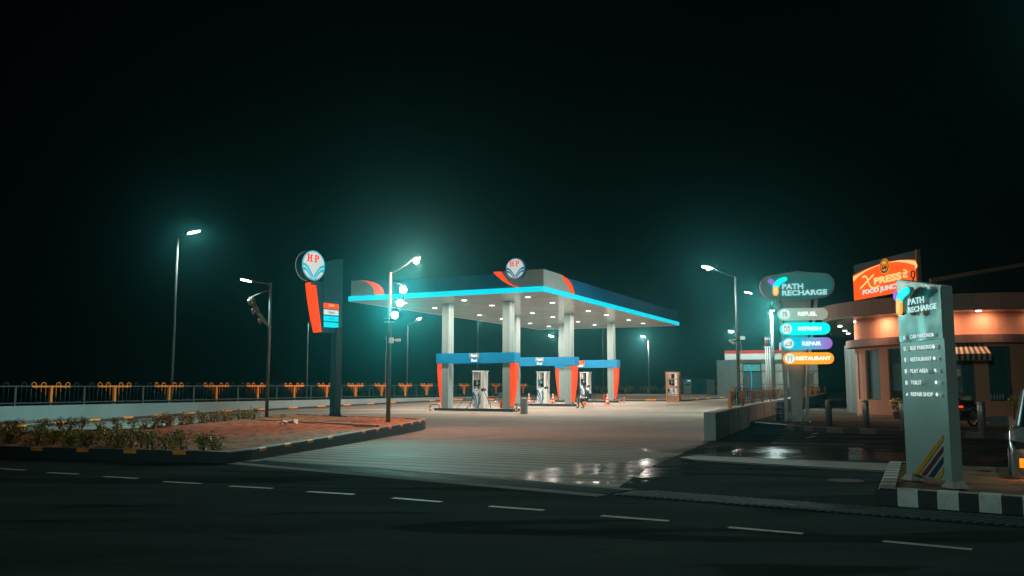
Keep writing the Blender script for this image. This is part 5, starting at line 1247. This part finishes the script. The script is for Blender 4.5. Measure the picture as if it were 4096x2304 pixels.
# roof slab
zr0, zr1 = 4.34, 4.98
out_ = [(Cc.x + 5.7 * cos(a) - Cc.x, Cc.y + 5.7 * sin(a) - Cc.y) for a in [radians(330 - k * 10) for k in range(17)]]
out_ += [(17.5 - Cc.x, 47.9 - Cc.y), (19.0 - Cc.x, 51.6 - Cc.y), (20.4 - Cc.x, 54.0 - Cc.y), (22.2 - Cc.x, 55.6 - Cc.y), (32 - Cc.x, 57 - Cc.y), (32 - Cc.x, 34 - Cc.y)]
mb = MB(); mb.slab(out_, zr0 + .01, zr1, 'roof', 'roof'); mb.slab([(x * .985, y * .985) for x, y in out_], zr0 - .02, zr0 + .012, 'soffit'); mb.build('roof', rs)
for px, py in ((3424, 1286), (3359.5, 1305), (3379.5, 1323), (3392.7, 1333.8), (3798, 1271)):
    r_ = ray(px, py); s_ = (zr0 + .14 - EYE) / r_[2]; p = Vector((r_[0] * s_ - Cc.x, r_[1] * s_ - Cc.y, zr0 - .03))
    if px == 3798: p = Vector((-1.5, -4.95, zr0 - .03))
    mb = MB(); mb.lathe([(.10, .0), (.12, -.01), (.10, -.02)], 'lens_soft', 14, p); mb.build('downlight', rs)
for k, (a, pw) in enumerate(((165, 30), (205, 40), (235, 65), (258, 30), (285, 9))):
    p = Vector((4.75 * cos(radians(a)), 4.75 * sin(radians(a)), zr0 - .06)); light('AREA', p, pw, (1.0, .60, .40), rs, .15, aim=(-.15 * cos(radians(a)), -.15 * sin(radians(a)), -1))
# corrugated side panel left of the tower
mb = MB(); rnd = random.Random(5); a0 = at(3387, 1600, 46); a1 = at(3428, 1600, 44.5); n = 26; rows = []
for i in range(n + 1): p = Vector((a0.x, a0.y)).lerp(Vector((a1.x, a1.y)), i / n); o_ = .06 if i % 2 else 0; rows.append([(p.x, p.y - o_, .1), (p.x, p.y - o_, 3.65)])
for a, b_ in zip(rows, rows[1:]): mb.face([a[0], b_[0], b_[1], a[1]], 'cor')
o = mb.build('corrugated_screen'); o.modifiers.new('s', 'SOLIDIFY').thickness = .01; tag(o, 'narrow corrugated metal screen beside the restaurant', 'screen')
# awning
aa, ab_ = norm(ang(3795, RR + .1)), norm(ang(3975, RR + .9))
mb = MB(); n = 17
for k in range(n):
    t0, t1 = aa + (ab_ - aa) * k / n, aa + (ab_ - aa) * (k + 1) / n; m_ = 'stripe_cream' if k % 2 == 0 else 'stripe_dark'
    P_ = lambda a, R, z: (R * cos(a), R * sin(a), z)
    mb.face([P_(t0, RR + .02, 3.08), P_(t1, RR + .02, 3.08), P_(t1, RR + .95, 2.62), P_(t0, RR + .95, 2.62)], m_); mb.face([P_(t0, RR + .95, 2.62), P_(t1, RR + .95, 2.62), P_(t1, RR + .95, 2.36), P_(t0, RR + .95, 2.36)], m_)
o = mb.build('awning', rs, fix=False); o.modifiers.new('s', 'SOLIDIFY').thickness = .01
mb = MB(); mb.box(-1.0, -.4, .0, -.2, .1, 1.0, 'interior')
tag_ = None
cab = thing('display_cabinet', (Cc.x - 2.05, Cc.y - 4.4, .16), -.45, 'small pale counter cabinet by the dark restaurant entrance', 'cabinet')
mb = MB(); mb.box(-.25, -.2, 0, .28, .2, .75, 'interior'); mb.box(-.28, -.22, .75, .30, .22, .95, 'shop_wall'); mb.build('counter', cab); mb = MB(); mb.box(-.26, -.24, .50, .0, -.202, .58, 'tail_red'); mb.box(-.26, -.24, .40, -.18, -.202, .5, 'tail_red'); mb.build('red_light', cab)
# poster in the entrance
mb = MB(); a = norm(ang(3826)); b_ = norm(ang(3850)); arc_wall(mb, RR - .165, RR - .155, a, b_, 1.75, 2.05, 'panel_grey', 2); arc_wall(mb, RR - .165, RR - .155, a, b_, 1.55, 1.65, 'red_dull', 2); mb.build('notice', rs)
# bottles behind the right window
mb = MB()
for k in range(5):
    a = norm(ang(3972 + k * 12)); mb.lathe([(.035, 0), (.035, .16), (.012, .2), (.012, .25)], 'panel_grey', 8, ((RR - .14) * cos(a), (RR - .14) * sin(a), .81))
mb.build('bottle_row', rs)
# roof frame behind
tr = thing('roof_frame', (24, 48, 4.9), 0, 'dark sloping steel roof frame behind the restaurant fascia', 'roof frame')
mb = MB(); a = at(3720, 1122, 48) - Vector((24, 48, 4.9)); b_ = at(4200, 1040, 48) - Vector((24, 48, 4.9)); mb.bar(a, b_, .15, .22, 'salmon_dark'); mb.build('beam', tr)
mb = MB()
for t in (.15, .35, .55, .75): q = a.lerp(b_, t); mb.bar(q, (q.x + .5, 0, .0), .08, .08, 'dark_post'); mb.bar(q, (q.x - .8, 0, .0), .06, .06, 'dark_post')
mb.build('brace', tr)
mb = MB(); mb.face([a + Vector((0, .2, -.05)), b_ + Vector((0, .2, -.05)), (b_.x, .2, 0), (a.x, .2, 0)], 'interior'); o = mb.build('infill', tr); o.modifiers.new('s', 'SOLIDIFY').thickness = .03

# ------------------------------------------------------------------ orange food sign on the roof
P3 = (17.4, 37.0); T3 = -radians(82.5); D3 = (cos(T3), sin(T3))
es_ = thing('rooftop_sign', (P3[0], P3[1], 5.14), T3, 'glowing orange food junction sign on the restaurant roof', 'sign')
def w3(px, py): u, z = uv(px, py, P3, D3); return (u, z - 5.14)
def z11(pts): return [w3(3380 + a * .1725, 1000 + b * .1725) for a, b in pts]
ul = w3(3414.6, 1100)[0]; zb3 = z11([(205, 1190)])[0][1]; zb3 = .52
arc = z11([(200, 590), (420, 480), (620, 395), (830, 325), (1040, 270), (1270, 232), (1500, 222), (1650, 226), (1790, 238)])
mb = MB(); mb.prism([(ul, zb3), (ul, z11([(215, 350)])[0][1]), (0, z11([(1780, -30)])[0][1]), (0, zb3)], .02, .22, 'interior', 'interior'); mb.build('back_box', es_)
mb = MB(); mb.prism([(ul, zb3)] + [(ul, arc[0][1])] + arc[1:-1] + [(0, arc[-1][1]), (0, zb3)], -.03, .018, 'orange_face'); fc = mb.build('lit_face', es_)
mb = MB(); lo_ = z11([(200, 740), (330, 610), (500, 490), (700, 395), (830, 345)]); up_ = z11([(200, 620), (330, 560), (500, 460), (700, 380), (830, 333)]); lo_[0] = (ul + .003, lo_[0][1]); up_[0] = (ul + .003, up_[0][1]); mb.prism(up_ + lo_[::-1], -.036, -.031, 'cream_lit')
up_ = z11([(1040, 278), (1270, 240), (1500, 238), (1650, 258), (1788, 296)]); lo_ = z11([(1040, 285), (1270, 275), (1450, 300), (1600, 340), (1700, 378), (1788, 418)]); up_[-1] = (-.004, up_[-1][1]); lo_[-1] = (-.004, lo_[-1][1]); mb.prism(up_ + lo_[::-1], -.036, -.031, 'cream_lit'); mb.build('swoosh', fc)
mb = MB(); cx_, cz_ = z11([(935, 378)])[0]; ra = abs(z11([(1045, 378)])[0][0] - cx_); rb = abs(z11([(935, 205)])[0][1] - cz_)
el = lambda f, x=0, z=0: [(cx_ + x * ra + ra * f * cos(2 * PI * k / 28), cz_ + z * rb + rb * f * sin(2 * PI * k / 28)) for k in range(28)]
mb.prism(el(1.0), -.045, -.032, 'yellow_lit'); mb.prism(el(.92), -.050, -.046, 'interior'); mb.prism(el(.72, 0, .05), -.054, -.051, 'yellow_lit'); mb.prism(el(.60, 0, .05), -.058, -.055, 'interior')
mb.prism([(cx_ - .42 * ra, cz_ + .25 * rb)] + [(cx_ + .42 * ra * cos(PI - PI * k / 8), cz_ + .25 * rb + .38 * rb * sin(PI - PI * k / 8)) for k in range(1, 8)] + [(cx_ + .42 * ra, cz_ + .25 * rb)], -.062, -.059, 'yellow_lit')
mb.prism([(cx_ - .72 * ra, cz_ - .12 * rb), (cx_ - .72 * ra, cz_ + .05 * rb), (cx_ + .74 * ra, cz_ + .22 * rb), (cx_ + .74 * ra, cz_ + .05 * rb)], -.066, -.063, 'orange_face')
mb.prism([(cx_ - .2 * ra, cz_ - .5 * rb), (cx_ + .1 * ra, cz_ - .28 * rb), (cx_ + .1 * ra, cz_ - .5 * rb)], -.062, -.059, 'silver_lit'); mb.build('oval_emblem', fc)
def t11(txt, x0, y0, x1, y1, hpx, m, bold, name='lettering', y=-.032, sh=0):
    p, q = z11([(x0, y0)])[0], z11([(x1, y1)])[0]; h = z11([(x0, y0 - hpx)])[0][1] - p[1]; zb = (p[1] + q[1]) / 2
    mb.text(txt, p[0], zb, q[0], zb + h, y, m, bold, ext=.008, shear=sh)
mb = MB(); t11('PRESS', 690, 820, 1330, 670, 165, 'cream_lit', .05)
Xf = z11([(420, 635), (480, 610), (530, 660), (560, 760), (610, 850), (700, 880), (800, 830)]); blob(mb, [tuple(v) for v in bez(Xf, 4)], .045, -.040, -.031, 'cream_lit'); blob(mb, z11([(375, 895), (530, 730), (680, 575)]), .045, -.046, -.041, 'cream_lit')
t11('\u0926\u0947', 1350, 690, 1490, 660, 230, 'cream_lit', .02)
t11('FOOD JUNCTION', 430, 1075, 1560, 850, 140, 'silver_lit', .05); mb.build('lettering', fc)
mb = MB()
for x in (ul + .25, ul + 1.6, -.4): mb.bar((x, .1, 0), (x, .1, zb3), .06, .06, 'dark_post'); mb.bar((x, .1, zb3), (x, 1.1, 0), .04, .04, 'dark_post'); mb.bar((x + .5, .1, 0), (x + .1, .1, zb3), .04, .04, 'dark_post')
mb.build('support_frame', es_)
mb = MB(); mb.box(.02, -.02, 0, .16, .14, z11([(1780, -30)])[0][1] + .03, 'salmon_dark'); mb.build('side_post', es_)

# ------------------------------------------------------------------ plants at the restaurant
def leafy(mb, c, r, n, size, rnd, m='leaf'):
    for _ in range(n):
        while True:
            v = Vector((rnd.uniform(-1, 1), rnd.uniform(-1, 1), rnd.uniform(-1, 1)))
            if v.length < 1: break
        p = Vector(c) + Vector((v.x * r[0], v.y * r[1], v.z * r[2])); a = Vector((rnd.gauss(0, 1), rnd.gauss(0, 1), rnd.gauss(0, .6))).normalized(); b_ = a.cross(Vector((rnd.gauss(0, 1), rnd.gauss(0, 1), rnd.gauss(0, 1)))).normalized(); s = size * rnd.uniform(.6, 1.3)
        mb.face([p - a * s, p + b_ * s * .4, p + a * s, p - b_ * s * .4], m)
p = G(3592, 1676, .16); pt = thing('potted_plant', (p[0], p[1], .16), 0, 'broad leaved potted plant against the salmon wall', 'plant')
mb = MB(); mb.lathe([(.14, 0), (.20, .28), (.22, .29), (.22, .33), (.18, .33)], 'pot', 18); mb.build('pot', pt)
mb = MB(); rnd = random.Random(4); leafy(mb, (0, 0, .62), (.34, .3, .26), 60, .10, rnd); mb.build('foliage', pt, fix=False); mb = MB()
for a in range(4): mb.tube([(0, 0, .3), (.12 * cos(a * 1.6), .12 * sin(a * 1.6), .7)], .012, 'stem', 5)
mb.build('stem', pt)
p = G(4062, 1700, .16); pt = thing('potted_plant', (p[0], p[1], .16), 0, 'round clipped topiary in a pot right of the last bollard', 'plant')
mb = MB(); mb.box(-.15, -.15, 0, .15, .15, .28, 'pot'); mb.build('pot', pt); mb = MB(); leafy(mb, (0, 0, .80), (.25, .25, .24), 420, .035, random.Random(6)); mb.build('foliage', pt, fix=False); mb = MB(); mb.tube([(0, 0, .25), (0, 0, .75)], .02, 'stem', 6); mb.build('stem', pt)

# ------------------------------------------------------------------ hedge shrubs
protos = []
for k in range(6):
    rnd = random.Random(20 + k); mf = MB()
    h = .26 + .07 * rnd.random(); w_ = .17 + .07 * rnd.random()
    for c in range(5): leafy(mf, (rnd.uniform(-.09, .09), rnd.uniform(-.09, .09), h - .06 - .05 * c * rnd.random() * 2), (w_ * .62, w_ * .62, .10), 60, .028, rnd)
    for c in range(4): a = rnd.uniform(0, 6.3); leafy(mf, (w_ * .8 * cos(a), w_ * .8 * sin(a), h + rnd.uniform(-.12, .05)), (.06, .06, .06), 22, .026, rnd)
    fm = mf.build('foliage', fix=False, mesh_only=True)
    ms = MB()
    for c in range(6): a = rnd.uniform(0, 6.3); r = rnd.uniform(.02, .1); ms.tube([(r * .3 * cos(a), r * .3 * sin(a), 0), (r * cos(a), r * sin(a), h * .5), (w_ * .8 * cos(a), w_ * .8 * sin(a), h)], [.008, .006, .003], 'stem', 4)
    protos.append((fm, ms.build('stem', mesh_only=True)))
def shrub(x, y, z, k, s, rz, label, group):
    fm, sm = protos[k]; t = thing('shrub', (x, y, z), rz, label, 'shrub', group); t.scale = (s, s, s * random.uniform(.9, 1.15))
    for nme, me in (('foliage', fm), ('stem', sm)): o = bpy.data.objects.new(nme, me); COL.objects.link(o); o.parent = t
def row(pts, step, label, group, w=.1):
    P = [Vector(p) for p in pts]
    for a, b_ in zip(P, P[1:]):
        l = (b_ - a).length; n = max(1, int(l / step)); 
        for i in range(n):
            q = a + (b_ - a) * ((i + random.uniform(-.25, .25)) / n); shrub(q.x + random.uniform(-w, w), q.y + random.uniform(-w, w), isl_h(q) - .02, random.randrange(6), random.uniform(.85, 1.12), random.uniform(0, 6.3), label, group)
row([(-9.55, 32.6), (-9.6, 31.2), (-10.6, 25.4), (-13.3, 23.1), (-16, 23.9)], .36, 'small yellow tipped shrub in the back row along the soil bed', 'back row of hedge shrubs')
row([(-5.95, 17.75), (-8.4, 18.55), (-11.2, 19.55), (-14, 20.6)], .25, 'small dark green shrub in the front row along the kerb', 'front row of hedge shrubs', .16)
row([(-8.4, 18.95), (-11.2, 20.1), (-14, 21.2)], .5, 'small dark green shrub in the front row along the kerb', 'front row of hedge shrubs', .2)

# ------------------------------------------------------------------ shop and yard things at the back
Yb = 80.0; gb = gz(Yb)
def bx(px, py): v = at(px, py, Yb); return v.x, v.z
x0, zt = bx(2898, 1402.5); x1, _ = bx(3250, 1402); zr = bx(2900, 1415)[1]; zf_ = bx(2900, 1439)[1]
shop = thing('shop_building', (x0, Yb, gb), 0, 'low white station shop with a red roof stripe behind the path sign', 'building'); shop.rotation_euler.z = -radians(14); xo = lambda px: bx(px, 1500)[0] - x0; zo = lambda py: bx(2900, py)[1] - gb
mb = MB(); mb.box(0.15, .25, 0, x1 - x0, 6, zo(1439), 'shop_wall')
for z in (zo(1486), zo(1538)): mb.box(.15, .235, z, x1 - x0, .25, z + .05, 'dark_post')
mb.build('wall', shop)
mb = MB(); mb.box(0, 0, zo(1439), xo(3131), 6.1, zo(1415), 'white'); mb.box(xo(3131), .1, zo(1439), x1 - x0, 6.1, zo(1425), 'white'); mb.build('fascia', shop)
mb = MB(); mb.box(-.01, -.01, zo(1415), xo(3131), 6.11, zo(1402.5), 'red'); mb.build('red_stripe', shop)
mb = MB(); mb.box(xo(2970), .17, zo(1570), xo(3040), .235, zo(1455), 'glass'); wn = mb.build('window', shop)
mb = MB()
for a, b_ in ((2969, 2971.5), (3038.5, 3041)): mb.box(xo(a), .13, zo(1571), xo(b_), .169, zo(1454), 'black')
mb.box(xo(2971.6), .13, zo(1457), xo(3038.4), .169, zo(1454), 'black'); mb.box(xo(2971.6), .13, zo(1487), xo(3038.4), .169, zo(1485), 'black'); mb.build('frame', wn)
mb = MB(); mb.box(xo(2988), .15, zo(1567), xo(2991), .168, zo(1500), 'tail_red'); pts = [(xo(2992), zo(1460)), (xo(3000), zo(1480)), (xo(3003), zo(1520)), (xo(3000), zo(1555)), (xo(2996), zo(1567))]; mb.tube([(a, .15, b_) for a, b_ in pts], .03, 'lit_teal', 6); mb.mats[0] = 'red'; mb.mats[1] = 'sign_cyan'; mb.build('window_graphic', wn)
mb = MB(); mb.box(xo(3114), .5, zo(1402.5), xo(3131), 1.2, zo(1371), 'white'); mb.build('roof_unit', shop)
M['inside_glow'] = mat('lit interior wall', (.1, .3, .3), .5, emit=(0, .3, .32), es=.25)
mb = MB(); mb.box(xo(2972), .166, zo(1484), xo(3037), .1695, zo(1458), 'inside_glow'); mb.build('lit_pane', wn)
vp = thing('vent_pipes', (bx(3056, 1500)[0], Yb - 1.4, gb), 0, 'three white vent pipes with red green and blue tips beside the shop', 'pipes')
for px, c1 in ((3048, 'red'), (3055.5, 'guard_grey'), (3064, 'band')):
    x = bx(px, 1500)[0] - vp.location.x; mb = MB(); mb.tube([(x, 0, 0), (x, 0, zo(1390))], .05, 'white', 8); mb.tube([(x, 0, zo(1390)), (x, 0, zo(1364))], .05, c1, 8); mb.tube([(x, 0, zo(1364)), (x, 0, zo(1354))], .07, 'white', 8); mb.tube([(x, 0, zo(1354)), (x, 0, zo(1350))], .09, c1, 8); mb.build('pipe', vp)
mb = MB(); xw = bx(3045, 1500)[0] - vp.location.x; mb.box(xw - .1, -.04, zo(1392), -xw + .3, .04, zo(1388), 'white'); mb.build('crossbar', vp)
e2 = bx(3085, 1530); t = thing('fire_extinguisher', (e2[0] * .985, Yb - 1.35, e2[1] - .3), 0, 'red fire extinguisher hung on the cream shop wall', 'extinguisher'); mb = MB(); mb.lathe([(.11, -.35), (.11, .35), (.04, .45), (.04, .52)], 'red', 12); mb.build('cylinder', t); mb = MB(); mb.tube(bez([(0, 0, .5), (-.25, 0, .3), (-.25, 0, -.2), (-.1, 0, -.4)], 4), .03, 'black', 6); mb.build('hose', t)
an = bx(2990, 1500); ma = thing('aerial_mast', (bx(2989, 1400)[0], Yb + 2, gb), 0, 'thin aerial mast with a small grey box above the shop roof', 'mast'); mb = MB(); mb.tube([(0, 0, 0), (0, 0, zo(1314))], .035, 'lamp_steel', 6); mb.build('pole', ma); mb = MB(); mb.box(-.1, -.1, zo(1354), .35, .08, zo(1340), 'panel_grey'); mb.build('box', ma)
def corr(name, p0, p1, z0, z1, n, label, amp=.06):
    mb = MB(); rows = []
    for i in range(n + 1):
        q = Vector(p0).lerp(Vector(p1), i / n); rows.append([(q.x, q.y - (amp if i % 2 else 0), z0), (q.x, q.y - (amp if i % 2 else 0), z1)])
    for a, b_ in zip(rows, rows[1:]): mb.face([a[0], b_[0], b_[1], a[1]], 'cor')
    o = mb.build(name); o.modifiers.new('s', 'SOLIDIFY').thickness = .01; return tag(o, label, 'screen')
corr('corrugated_screen', (bx(2868, 1500)[0] * 78 / 80, 78), (bx(2953, 1500)[0] * 78 / 80, 78), gz(78), at(2870, 1441, 78).z, 44, 'tall corrugated metal screen at the left end of the shop')
ax = bx(3205, 1500)[0]; an_ = thing('annex_cabinet', (at(3214, 1500, 70).x, 70, gz(70)), 0, 'pale utility cabinet at the right end of the shop behind the sign leg', 'cabinet')
mb = MB(); xa, xb = at(3208, 1500, 70).x - an_.location.x, at(3254, 1500, 70).x - an_.location.x; zt_ = at(3214, 1493, 70).z - gz(70); mb.box(xa, 0, 0, xb, 1.5, zt_, 'panel_grey'); mb.box(xa + .35, -.01, .3, xa + .37, 0, zt_ - .1, 'dark_post'); mb.build('body', an_); mb = MB(); mb.box(xa - .1, -.1, zt_, xb + .12, 1.6, zt_ + .08, 'white'); mb.build('top', an_)
# containers beyond the fence
def vbox(name, px0, px1, py0, py1, Y, dep, m, label, cat, group=None):
    a, b_ = at(px0, py1, Y), at(px1, py0, Y); t = thing(name, (a.x, Y, gz(Y)), 0, label, cat, group); w_ = b_.x - a.x; h = b_.z - gz(Y)
    mb = MB(); mb.box(0, 0, 0, w_, dep, h, m); mb.build('body', t); return t, w_, h
for i, (a, b_, y0, lab) in enumerate(((2507, 2552, 1539, 'dull red container left of the distant lamp'), (2556, 2592, 1540, 'dull red container just behind the distant lamp pole'))):
    t, w_, h = vbox('container', a, b_, y0, 1570, 140, 3, 'red_dull', lab, 'container', 'red containers beyond the railing'); mb = MB()
    for k in range(8): mb.box(w_ * (k + .4) / 8, -.05, .1, w_ * (k + .6) / 8, 0, h - .1, 'red_dull')
    mb.build('rib', t)
t, w_, h = vbox('generator', 2766, 2826, 1515, 1571, 122, 3, 'cab_blue', 'blue generator housing behind the distant railing', 'generator')
mb = MB(); mb.box(w_ * .36, -.03, h * .35, w_ * .42, 0, h * .45, 'black'); mb.box(w_ * .56, -.03, h * .35, w_ * .62, 0, h * .45, 'black'); mb.box(w_ * .49, -.02, .1, w_ * .5, 0, h - .1, 'dark_post'); mb.build('door', t)
t, w_, h = vbox('control_cabinet', 2735.5, 2765.5, 1517, 1570, 122, 2, 'white', 'white cabinet with blue header beside the blue generator', 'cabinet')
mb = MB(); mb.box(.08, -.02, h * .82, w_ - .08, 0, h - .05, 'cab_blue'); mb.box(w_ * .15, -.02, h * .6, w_ * .85, 0, h * .7, 'lamp_steel'); mb.box(w_ * .4, -.03, h * .47, w_ * .6, -.021, h * .54, 'orange_paint'); mb.text('CBM', w_ * .35, h * .85, w_ * .85, h * .95, -.025, 'print_white', .02); mb.build('panel', t)
t, w_, h = vbox('utility_cabinet', 2827, 2858, 1518, 1570, 122, 2, 'panel_grey', 'plain grey cabinet right of the blue generator', 'cabinet'); mb = MB(); mb.box(w_ * .45, -.02, h * .15, w_ * .47, 0, h * .85, 'dark_post'); mb.build('door_gap', t)
t, w_, h = vbox('utility_cabinet', 2720, 2735, 1524, 1570, 122, 2, 'lamp_steel', 'dark grey cabinet with a pipe on top right of the crate', 'cabinet'); mb = MB(); mb.tube([(-.2, .5, h + .3), (1.0, .5, h + .3)], .2, 'lamp_steel', 10); mb.tube([(.9, .5, h + .3), (1.0, .5, h + .7)], .1, 'lamp_steel', 8); mb.build('pipe', t)

# ------------------------------------------------------------------ motorcycle
bk = thing('motorcycle', (15.0, 29.2, .16), radians(-60), 'dark motorcycle parked behind the grey totem', 'motorcycle')
for y in (-.62, .62):
    mb = MB(); mb.T = Matrix.Translation((0, y, .30)) @ Matrix.Rotation(PI / 2, 4, 'Y'); n = 24
    mb.loft([[((.28 + .04 * cos(a)) * cos(2 * PI * k / n), (.28 + .04 * cos(a)) * sin(2 * PI * k / n), .045 * sin(a)) for a in [j * PI / 4 for j in range(8)]] for k in range(n + 1)], 'black', cap=False); wo = mb.build('wheel', bk)
    mb = MB(); mb.T = Matrix.Translation((0, y, .30)) @ Matrix.Rotation(PI / 2, 4, 'Y'); mb.lathe([(.05, -.05), (.05, .05)], 'chrome', 12)
    for k in range(10): mb.tube([(.05 * cos(k * PI / 5), .05 * sin(k * PI / 5), 0), (.25 * cos(k * PI / 5), .25 * sin(k * PI / 5), 0)], .006, 'chrome', 4)
    mb.build('rim', wo)
mb = MB(); mb.tube([(0, -.42, .85), (0, -.2, .6), (0, .1, .45), (0, .62, .30)], .03, 'black', 8); mb.box(-.14, -.2, .25, .14, .22, .55, 'dark_post'); mb.tube([(.12, -.1, .3), (.16, .2, .25), (.16, .75, .3)], .04, 'chrome', 8); mb.build('frame', bk)
mb = MB(); mb.tube([(0, -.38, .80), (0, -.22, .86), (0, .02, .80)], [.08, .15, .09], 'red_dull', 12); mb.build('tank', bk)
mb = MB(); mb.tube([(0, .0, .80), (0, .3, .78), (0, .62, .84)], [.09, .12, .07], 'leather', 10); mb.build('seat', bk)
mb = MB(); mb.tube([(-.33, -.30, .98), (-.15, -.42, 1.0), (.15, -.42, 1.0), (.33, -.30, .98)], .014, 'chrome', 6); mb.build('handlebar', bk)
for sx in (-1, 1):
    mb = MB(); mb.tube([(sx * .07, -.42, .95), (sx * .07, -.62, .30)], .02, 'chrome', 8); mb.build('fork', bk)
    mb = MB(); mb.tube([(sx * .28, -.38, 1.0), (sx * .32, -.42, 1.15)], .008, 'black', 5); mb.box(sx * .32 - .06, -.44, 1.14, sx * .32 + .06, -.41, 1.21, 'chrome'); mb.build('mirror', bk)
mb = MB(); mb.lathe([(.09, -.04), (.09, .04)], 'chrome', 14, (0, -.5, .9)); mb.build('headlight', bk)
mb = MB(); mb.box(-.10, .82, .52, .10, .84, .64, 'panel_grey'); mb.build('number_plate', bk); mb = MB(); mb.box(-.06, .76, .70, .06, .82, .76, 'tail_red'); mb.mats[0] = 'red'; mb.build('tail_light', bk)
mb = MB(); mb.tube([(0, .2, .68), (0, .6, .74), (0, .85, .62)], [.06, .10, .05], 'black', 8); mb.build('rear_fender', bk)

# ------------------------------------------------------------------ car at the right edge
cr_ = thing('parked_car', (8.93, 14.0, 0), radians(-30), 'white hatchback with lit amber fog lamp cut off by the right edge', 'car')
sec = [(-1.95, .80, .18, .50, .0), (-1.90, .84, .14, .66, .0), (-1.6, .86, .14, .74, .0), (-1.0, .87, .14, .86, .0), (-.85, .87, .14, .90, .0), (1.75, .87, .16, .92, .0), (1.93, .82, .22, .85, .0)]
def crs(y, hw, zb, zt): return [(-hw, y, zb + .05), (-hw + .05, y, zb), (hw - .05, y, zb), (hw, y, zb + .05), (hw, y, zt - .10), (hw - .10, y, zt), (-hw + .10, y, zt), (-hw, y, zt - .10)]
mb = MB(); mb.loft([crs(*s[:4]) for s in sec], 'car', smooth=False); bd = mb.build('body', cr_, bevel=.035)
mb = MB(); mb.loft([[(-.72, -.95, .88), (.72, -.95, .88), (.72, 1.8, .90), (-.72, 1.8, .90)], [(-.60, -.30, 1.42), (.60, -.30, 1.42), (.60, 1.45, 1.42), (-.60, 1.45, 1.42)]], 'screen', smooth=False); mb.build('window', cr_)
mb = MB(); mb.box(-.62, -.32, 1.421, .62, 1.5, 1.47, 'car')
for sx in (-1, 1): mb.bar((sx * .75, -1.0, .88), (sx * .63, -.32, 1.44), .06, .05, 'car'); mb.bar((sx * .73, .55, .9), (sx * .62, .55, 1.43), .05, .06, 'car')
mb.build('roof', cr_, bevel=.02)
for sx in (-1, 1):
    mb = MB(); mb.T = Matrix.Translation((sx * 1.0, -.72, .95)); mb.loft([[(sx * x * s_, y * s_, z * s_) for x, y, z in [(-.1, -.06, -.06), (.1, -.05, -.07), (.12, -.04, .05), (-.08, -.05, .08)]] if True else 0 for s_ in (1, 1.02)], 'black', smooth=False); mb.box(-.12, -.06, -.07, .12, .07, .08, 'black'); mb.build('mirror', cr_, bevel=.02)
    mb = MB(); mb.prism([(sx * .40, .62), (sx * .78, .60), (sx * .84, .72), (sx * .55, .68)], -1.955, -1.70, 'chrome'); mb.build('headlight', cr_)
    mb = MB(); mb.box(min(sx * .45, sx * .75), -1.975, .25, max(sx * .45, sx * .75), -1.93, .50, 'black'); fg = mb.build('fog_lamp_housing', cr_)
    mb = MB(); mb.box(min(sx * .47, sx * .745), -1.985, .34, max(sx * .47, sx * .745), -1.976, .47, 'head_amber'); mb.build('fog_lamp', fg)
    for y in (-1.25, 1.25):
        mb = MB(); mb.T = Matrix.Translation((sx * .80, y, .30)) @ Matrix.Rotation(PI / 2, 4, 'Y'); mb.lathe([(.26, -.09), (.30, -.07), (.30, .07), (.26, .09)], 'black', 24); wl = mb.build('wheel', cr_)
        mb = MB(); mb.T = Matrix.Translation((sx * .86, y, .30)) @ Matrix.Rotation(PI / 2, 4, 'Y'); mb.lathe([(.18, -.04), (.18, .04)], 'chrome', 16); mb.build('rim', wl)
mb = MB(); mb.box(-.4, -1.97, .42, .4, -1.93, .60, 'black'); mb.build('grille', cr_)
light('POINT', (-.62, -2.05, .40), 4, (1, .3, .05), cr_, .03)

assumed_rear_lamp = thing('street_lamp', (-12, -14, 0), 0, 'street lamp of the main road behind the viewpoint', 'street lamp', 'street lamps')  # assumed lamp out of view, added to light the totem and barrier end
mb = MB(); mb.tube([(0, 0, 0), (0, 0, 9.8)], [.1, .06], 'lamp_steel', 12); mb.build('pole', assumed_rear_lamp); mb = MB(); mb.tube([(0, 0, 9.7), (.8, .8, 10)], .035, 'lamp_steel', 8); mb.build('arm', assumed_rear_lamp)
mb = MB(); mb.box(.7, .7, 9.96, 1.1, 1.1, 10.04, 'lamp_steel'); mb.build('lamp_head', assumed_rear_lamp)
light('SPOT', (.9, .9, 9.9), 9000, (.66, 1.0, .93), assumed_rear_lamp, .1, aim=(.37, .93, -.11), cone=56, blend=1)
# ------------------------------------------------------------------ unseen lamp assumed just outside the frame at top right (its glow is in the photo)
assumed_side_lamp = thing('street_lamp', (12.2, 13.0, .0), 0, 'street lamp beyond the right edge lighting the grey totem', 'street lamp', 'street lamps')
mb = MB(); mb.tube([(0, 0, 0), (0, 0, 7.8)], [.1, .06], 'lamp_steel', 12); mb.build('pole', assumed_side_lamp); mb = MB(); mb.tube([(0, 0, 7.7), (-1.6, .1, 8.0)], .035, 'lamp_steel', 8); mb.build('arm', assumed_side_lamp)
mb = MB(); mb.box(-2.15, -.02, 7.96, -1.6, .22, 8.04, 'lamp_steel'); mb.build('lamp_head', assumed_side_lamp)
light('SPOT', (-1.9, .1, 7.9), 420, (.60, 1, .93), assumed_side_lamp, .08, aim=(-.8, -.25, -1), cone=105)
